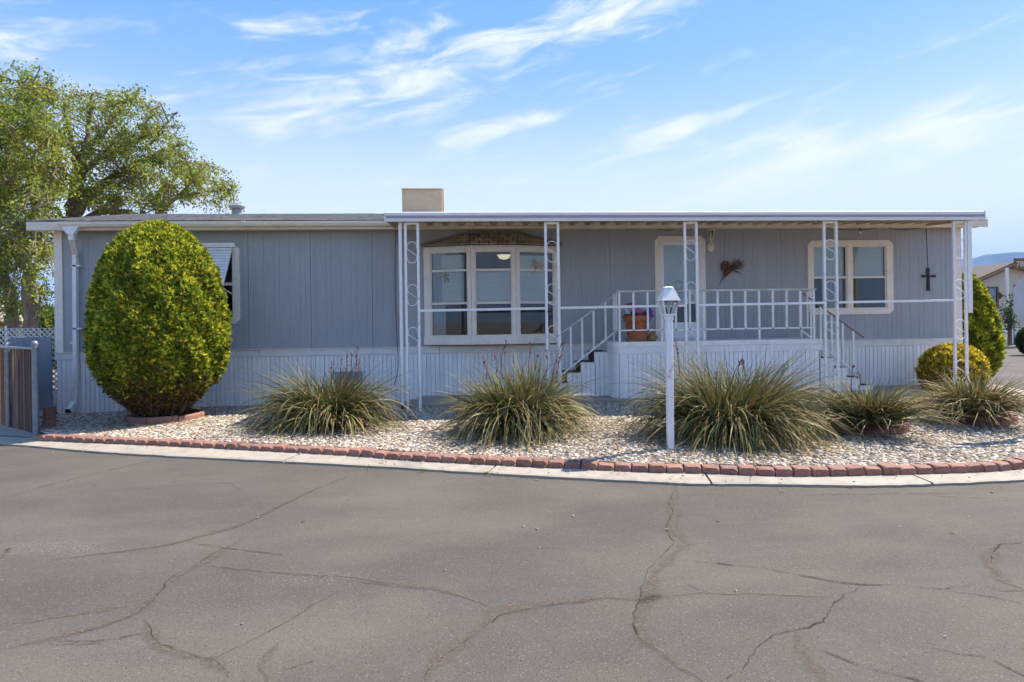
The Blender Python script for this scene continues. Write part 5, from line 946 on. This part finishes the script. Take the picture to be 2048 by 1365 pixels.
MB().box(wx_0, wx_1, NY-.012, NY-.008, wz_0, wz_1).build('pane', 'glass', nw); MB().box(wx_0, wx_1, NY-.006, NY-.002, wz_0, wz_1).build('dark_room', 'black', nw); MB().box(wx_0, wx_1, NY-.030, NY-.014, (wz_0+wz_1)/2-.02, (wz_0+wz_1)/2+.02).build('sash', 'brownfascia', nw)
q0, q1 = P(2027, 575, NY)[0], P(2060, 575, NY)[0]; MB().box(q0, q1, NY-.03, NY-.001, P(2030, 577, NY)[2]-1.2, P(2030, 570, NY)[2]).build('window', 'brownfascia', nb_)
q = P(2016, 671, NY-1.2); pt_ = MB().bar((q[0], NY-1.2, -.1), (P(2014, 536, NY-1.2)[0], NY-1.2, P(2014, 536, NY-1.2)[2]), .11, .11).build('porch_post', 'white', nb_)
q = P(2008, 592, NY-.04); bf = MB()
for sg in (1, -1): bf.prism([(sg*.03, 0), (sg*.30, .22), (sg*.36, .02), (sg*.28, -.20)], q, X3, Z3, Y3, -.02, 0)
tag(bf.build('butterfly_ornament', 'pod'), 'brown butterfly ornament on the beige neighbouring house', 'ornament')
q = P(2011, 672, NY-1.3); mb = MB().lathe([(.24, 0), (.24, .1), (.15, .12), (.12, .3), (.16, .5), (.12, .75), (.05, .85), (.10, .95), (.09, 1.05), (0, 1.12)], (q[0], NY-1.3, -.06), 14); tag(mb.build('garden_statue', 'flesh_stone', None, True), 'small white statue at the foot of the neighbour porch post', 'statue')
# climbing plant and a dark shrub by it
def vine(px, D, spots, lab, seed, name='rose_bush'):
    r = np.random.default_rng(seed); g = AT(px, 673, D); t = thing(name, (g[0], g[1], -.06), lab, 'shrub'); mb = MB(); V, Q, Cc = [], [], []
    for (ex_, ey_) in spots:
        p0 = np.array([g[0]+r.normal(0, .1), g[1], -.06]); p2 = AT(ex_, ey_, D+r.normal(0, .2)); p1 = np.array([p0[0], p0[1], (p2[2]+p0[2])*.62]); pth = spline([p0, p1, p2], 5); mb.tube(pth, list(np.linspace(.03, .01, len(pth))), 5)
        for j in range(70):
            f = r.integers(4, len(pth)); p = pth[f]+r.normal(0, .14, 3); n_ = r.normal(size=3); n_ /= np.linalg.norm(n_); tt = np.cross(n_, r.normal(size=3)); tt /= np.linalg.norm(tt); b = len(V); s = np.cross(n_, tt); l = .11; V += [p, p+tt*l*.5-s*.04, p+tt*l, p+tt*l*.5+s*.04]; Q.append((b, b+1, b+2, b+3)); Cc += [np.array((.05, .085, .025))*r.uniform(.6, 1.4)]*4
    mb.build('stems', 'twig', t); o = link('foliage', quadmesh('foliage', V, Q, 'leafm', Cc, WL[t.name]), t); o['kind'] = 'stuff'
vine(2020, 32.0, [(2000, 612), (2008, 610), (2014, 620), (2022, 600), (2022, 612), (2012, 626), (2026, 625), (2024, 594)], 'thin climbing bush round the neighbour porch post', 41)
qd = AT(2060, 640, 26); shrub('dark_shrub', (qd[0], qd[1], -.1), .42, 1.15, [(0, .4), (.2, .8), (.5, 1), (.8, .7), (1, .1)], 3000, 'dark green shrub below the stop sign beside the beige house', 'shrub', 24, (.06, .09, .02), (.04, .07, .015), (.015, .03, .008), .12, .1, .0, 12)
# stop sign seen from behind, with a brown street number plate above
sg0 = AT(2082, 600, 8.2); sgn = thing('stop_sign', (sg0[0], sg0[1], -.1), 'silver back of an octagonal stop sign with a brown 7800 plate above it', 'sign'); R8 = .38/math.cos(math.pi/8)
MB().prism([(R8*math.cos(math.pi/8+k*math.pi/4), R8*math.sin(math.pi/8+k*math.pi/4)) for k in range(8)], (sg0[0], sg0[1], sg0[2]), X3, Z3, Y3, 0, .004).build('octagon_plate', 'signback', sgn)
MB().box(sg0[0]-.025, sg0[0]+.025, sg0[1]-.056, sg0[1]-.004, -.15, P(2082, 512, sg0[1])[2], .003).build('post', 'steel', sgn)
a, b = P(2028, 517, sg0[1]-.07), P(2028, 540, sg0[1]-.07); bw = (sg0[0]-a[0])*2
pl = MB().box(a[0], a[0]+bw, sg0[1]-.066, sg0[1]-.062, b[2], a[2]).build('street_plate', 'signbrown', sgn)
fc = bpy.data.curves.new('lettering', 'FONT'); fc.body = '7800'; fc.size = .105; fc.extrude = .0008; tmp = bpy.data.objects.new('tmp', fc); COL.objects.link(tmp); dg = bpy.context.evaluated_depsgraph_get(); me = bpy.data.meshes.new_from_object(tmp.evaluated_get(dg)); bpy.data.objects.remove(tmp); me.materials.clear(); me.materials.append(MATS['cream_text'])
link('lettering', me, pl, (a[0]+.030, sg0[1]-.068, b[2]+.040), euler=(math.pi/2, 0, 0))
mb = MB()
for zz in (a[2]-.012, b[2]+.012): mb.lathe([(.005, 0), (.004, .002)], (0, 0, 0), 8); mb.v[-16:] = [(a[0]+.014+p[0], sg0[1]-.0665-p[2], zz+p[1]) for p in mb.v[-16:]]
mb.build('rivet', 'steel', pl)
# mountains
def ridge(name, dist, az0, az1, h, seed, n=150):
    r = np.random.default_rng(seed); V, Q = [], []; A = np.linspace(az0, az1, n); rows = 14
    ph = r.uniform(0, 6.28, 8)
    for j in range(rows+1):
        f = j/rows
        for i, a in enumerate(A):
            top = np.interp(a, *h)*(1+.02*math.sin(a*90+ph[0])+.015*math.sin(a*170+ph[1])); rid = .25*math.sin(a*60+ph[2])+.18*math.sin(a*131+ph[3]+f*2)+.1*math.sin(a*260+f*5); dd = dist*(1-.16*(1-f)*(1+rid)); V.append((CAMP[0]+dd*math.sin(a), CAMP[1]+dd*math.cos(a), -6+top*(f**(1.15+.3*rid))))
    for j in range(rows):
        for i in range(n-1): b = j*n+i; Q.append((b, b+1, b+n+1, b+n))
    o = link(name, quadmesh(name, V, Q, 'mountain', None, smooth=True)); o['kind'] = 'structure'; return o
azp = lambda px: math.atan2(*(ray(px, 560)[:2]))
hp = lambda py, px, dist: (651-(px-1024)*TH-py)/FPX*math.cos(math.atan((px-1024)/FPX))*dist
DM = 3600
ridge('mountain', DM, azp(1500), azp(2900), ([azp(1500), azp(1700), azp(1850), azp(1930), azp(1985), azp(2020), azp(2060), azp(2200), azp(2500), azp(2900)], [hp(600, 1500, DM), hp(560, 1700, DM), hp(530, 1850, DM), hp(518, 1930, DM), hp(515, 1985, DM), hp(507.5, 2022, DM), hp(508, 2060, DM), hp(490, 2200, DM), hp(470, 2500, DM), hp(520, 2900, DM)]), 5)
# air
hz = MB().box(-8200, 8200, -8200, 8200, -1.6, 620).build('haze', None); hz['kind'] = 'stuff'; m = bpy.data.materials.new('haze'); m.use_nodes = True; nt = m.node_tree; nt.nodes.clear(); pv = N(nt, 'ShaderNodeVolumePrincipled'); pv.inputs['Color'].default_value = (.33, .58, 1.0, 1); pv.inputs['Density'].default_value = 0.00019; pv.inputs['Anisotropy'].default_value = .0
ot = N(nt, 'ShaderNodeOutputMaterial'); nt.links.new(pv.outputs[0], ot.inputs['Volume']); hz.data.materials.append(m)
# fallen leaves and grit on the road
V, Q, Cc = [], [], []
for i in range(150):
    px, py = rng.uniform(0, 2048), 960+400*rng.uniform(0, 1)**1.9; g = G(px, py, -.156); s = (rng.uniform(.005, .014) if rng.uniform() < .85 else rng.uniform(.014, .026))*(1.0 if py < 1120 else .5); a = rng.uniform(0, 6.28); c, sn = math.cos(a), math.sin(a); b = len(V)
    for u, v, z in ((-1, 0, 0), (0, -.45, .25), (1, 0, .1), (0, .45, .3)): V.append((g[0]+s*(u*c-v*sn), g[1]+s*(u*sn+v*c), -.1535+s*z))
    Q.append((b, b+1, b+2, b+3)); Cc += [[(.30, .17, .07), (.34, .25, .14), (.10, .05, .025), (.22, .14, .07)][rng.integers(0, 4)]]*4
o = link('leaf_litter', quadmesh('leaf_litter', V, Q, 'litter', Cc)); tag(o, 'scattered dry leaf bits and grit lying on the asphalt', 'litter', kind='stuff')
# weeds in the gutter joint
for i, (px, py, lab) in enumerate([(740, 936, 'tiny green weed in the gutter joint left of centre'), (845, 942, 'tiny green weed at the gutter edge below the bay window'), (972, 949, 'tiny green weed where two gutter slabs meet'), (2016, 930, 'tuft of green weed against the bricks at the far right')]):
    g = G(px, py, -.14); V, Q, Cc = [], [], []
    for j in range(26):
        a = rng.uniform(0, 6.28); e = rng.uniform(.3, 1.4); l = rng.uniform(.02, .055); t = np.array([math.cos(a)*math.cos(e), math.sin(a)*math.cos(e), math.sin(e)]); leafquad(np.array([g[0]+rng.normal(0, .02), g[1]+rng.normal(0, .006), -.145+(.03 if i == 3 else 0)]), rvec(), t, l, .010, np.array((.12, .20, .02))*rng.uniform(.7, 1.3))
    o = link('weed', quadmesh('weed', V, Q, 'leafm', Cc)); tag(o, lab, 'weed', 'weeds along the gutter')

V, Q, Cc = [], [], []
for i in range(5200):
    a = rng.uniform(0, 6.28); rr = abs(rng.normal(0, .62))+.15; x_ = bg_[0]+rr*math.cos(a)*1.5-.05; y_ = bg_[1]-.55+rr*math.sin(a)*.95
    if (x_-bg_[0])**2+(y_-bg_[1])**2 < .36 or y_ > -.1 or y_ < np.interp(x_, bki[:260, 0], bki[:260, 1])+.05: continue
    z_ = float(gz(x_, y_))+rng.uniform(.005, .03); a = rng.uniform(0, 6.28); l = rng.uniform(.015, .04); leafquad(np.array([x_, y_, z_]), np.array([0, 0, 1.0]), np.array([math.cos(a), math.sin(a), rng.normal(0, .2)]), l, l*.3, np.array((.27, .155, .05))*rng.uniform(.5, 1.3))
o = link('needle_litter', quadmesh('needle_litter', V, Q, 'litter', Cc)); tag(o, 'rusty dead needles on the gravel around the big arborvitae', 'litter', kind='stuff')

# stray pebbles spilled over the bricks onto the gutter and road
bmp = bmesh.new(); mbp = MB()
for i in range(90):
    k = rng.integers(10, 240); b_ = bk[k]; off = abs(rng.normal(.12, .22)); t_b = tb[k]; x_, y_ = b_[0]+t_b[1]*off, b_[1]-t_b[0]*off; s_b = rng.uniform(.006, .014); z_ = (-.10 if off < .38 else -.158)+s_b*.3; ph_ = rng.uniform(0, 6.28)
    mbp.lathe([(s_b*.5, -s_b*.5), (s_b, 0), (s_b*.6, s_b*.5)], (x_, y_, z_), 6)
mbp.build('stray_gravel', 'concrete_dark'); bmp.free(); o = bpy.data.objects['stray_gravel']; tag(o, 'few stray pebbles spilled across the gutter strip', 'gravel', kind='stuff')
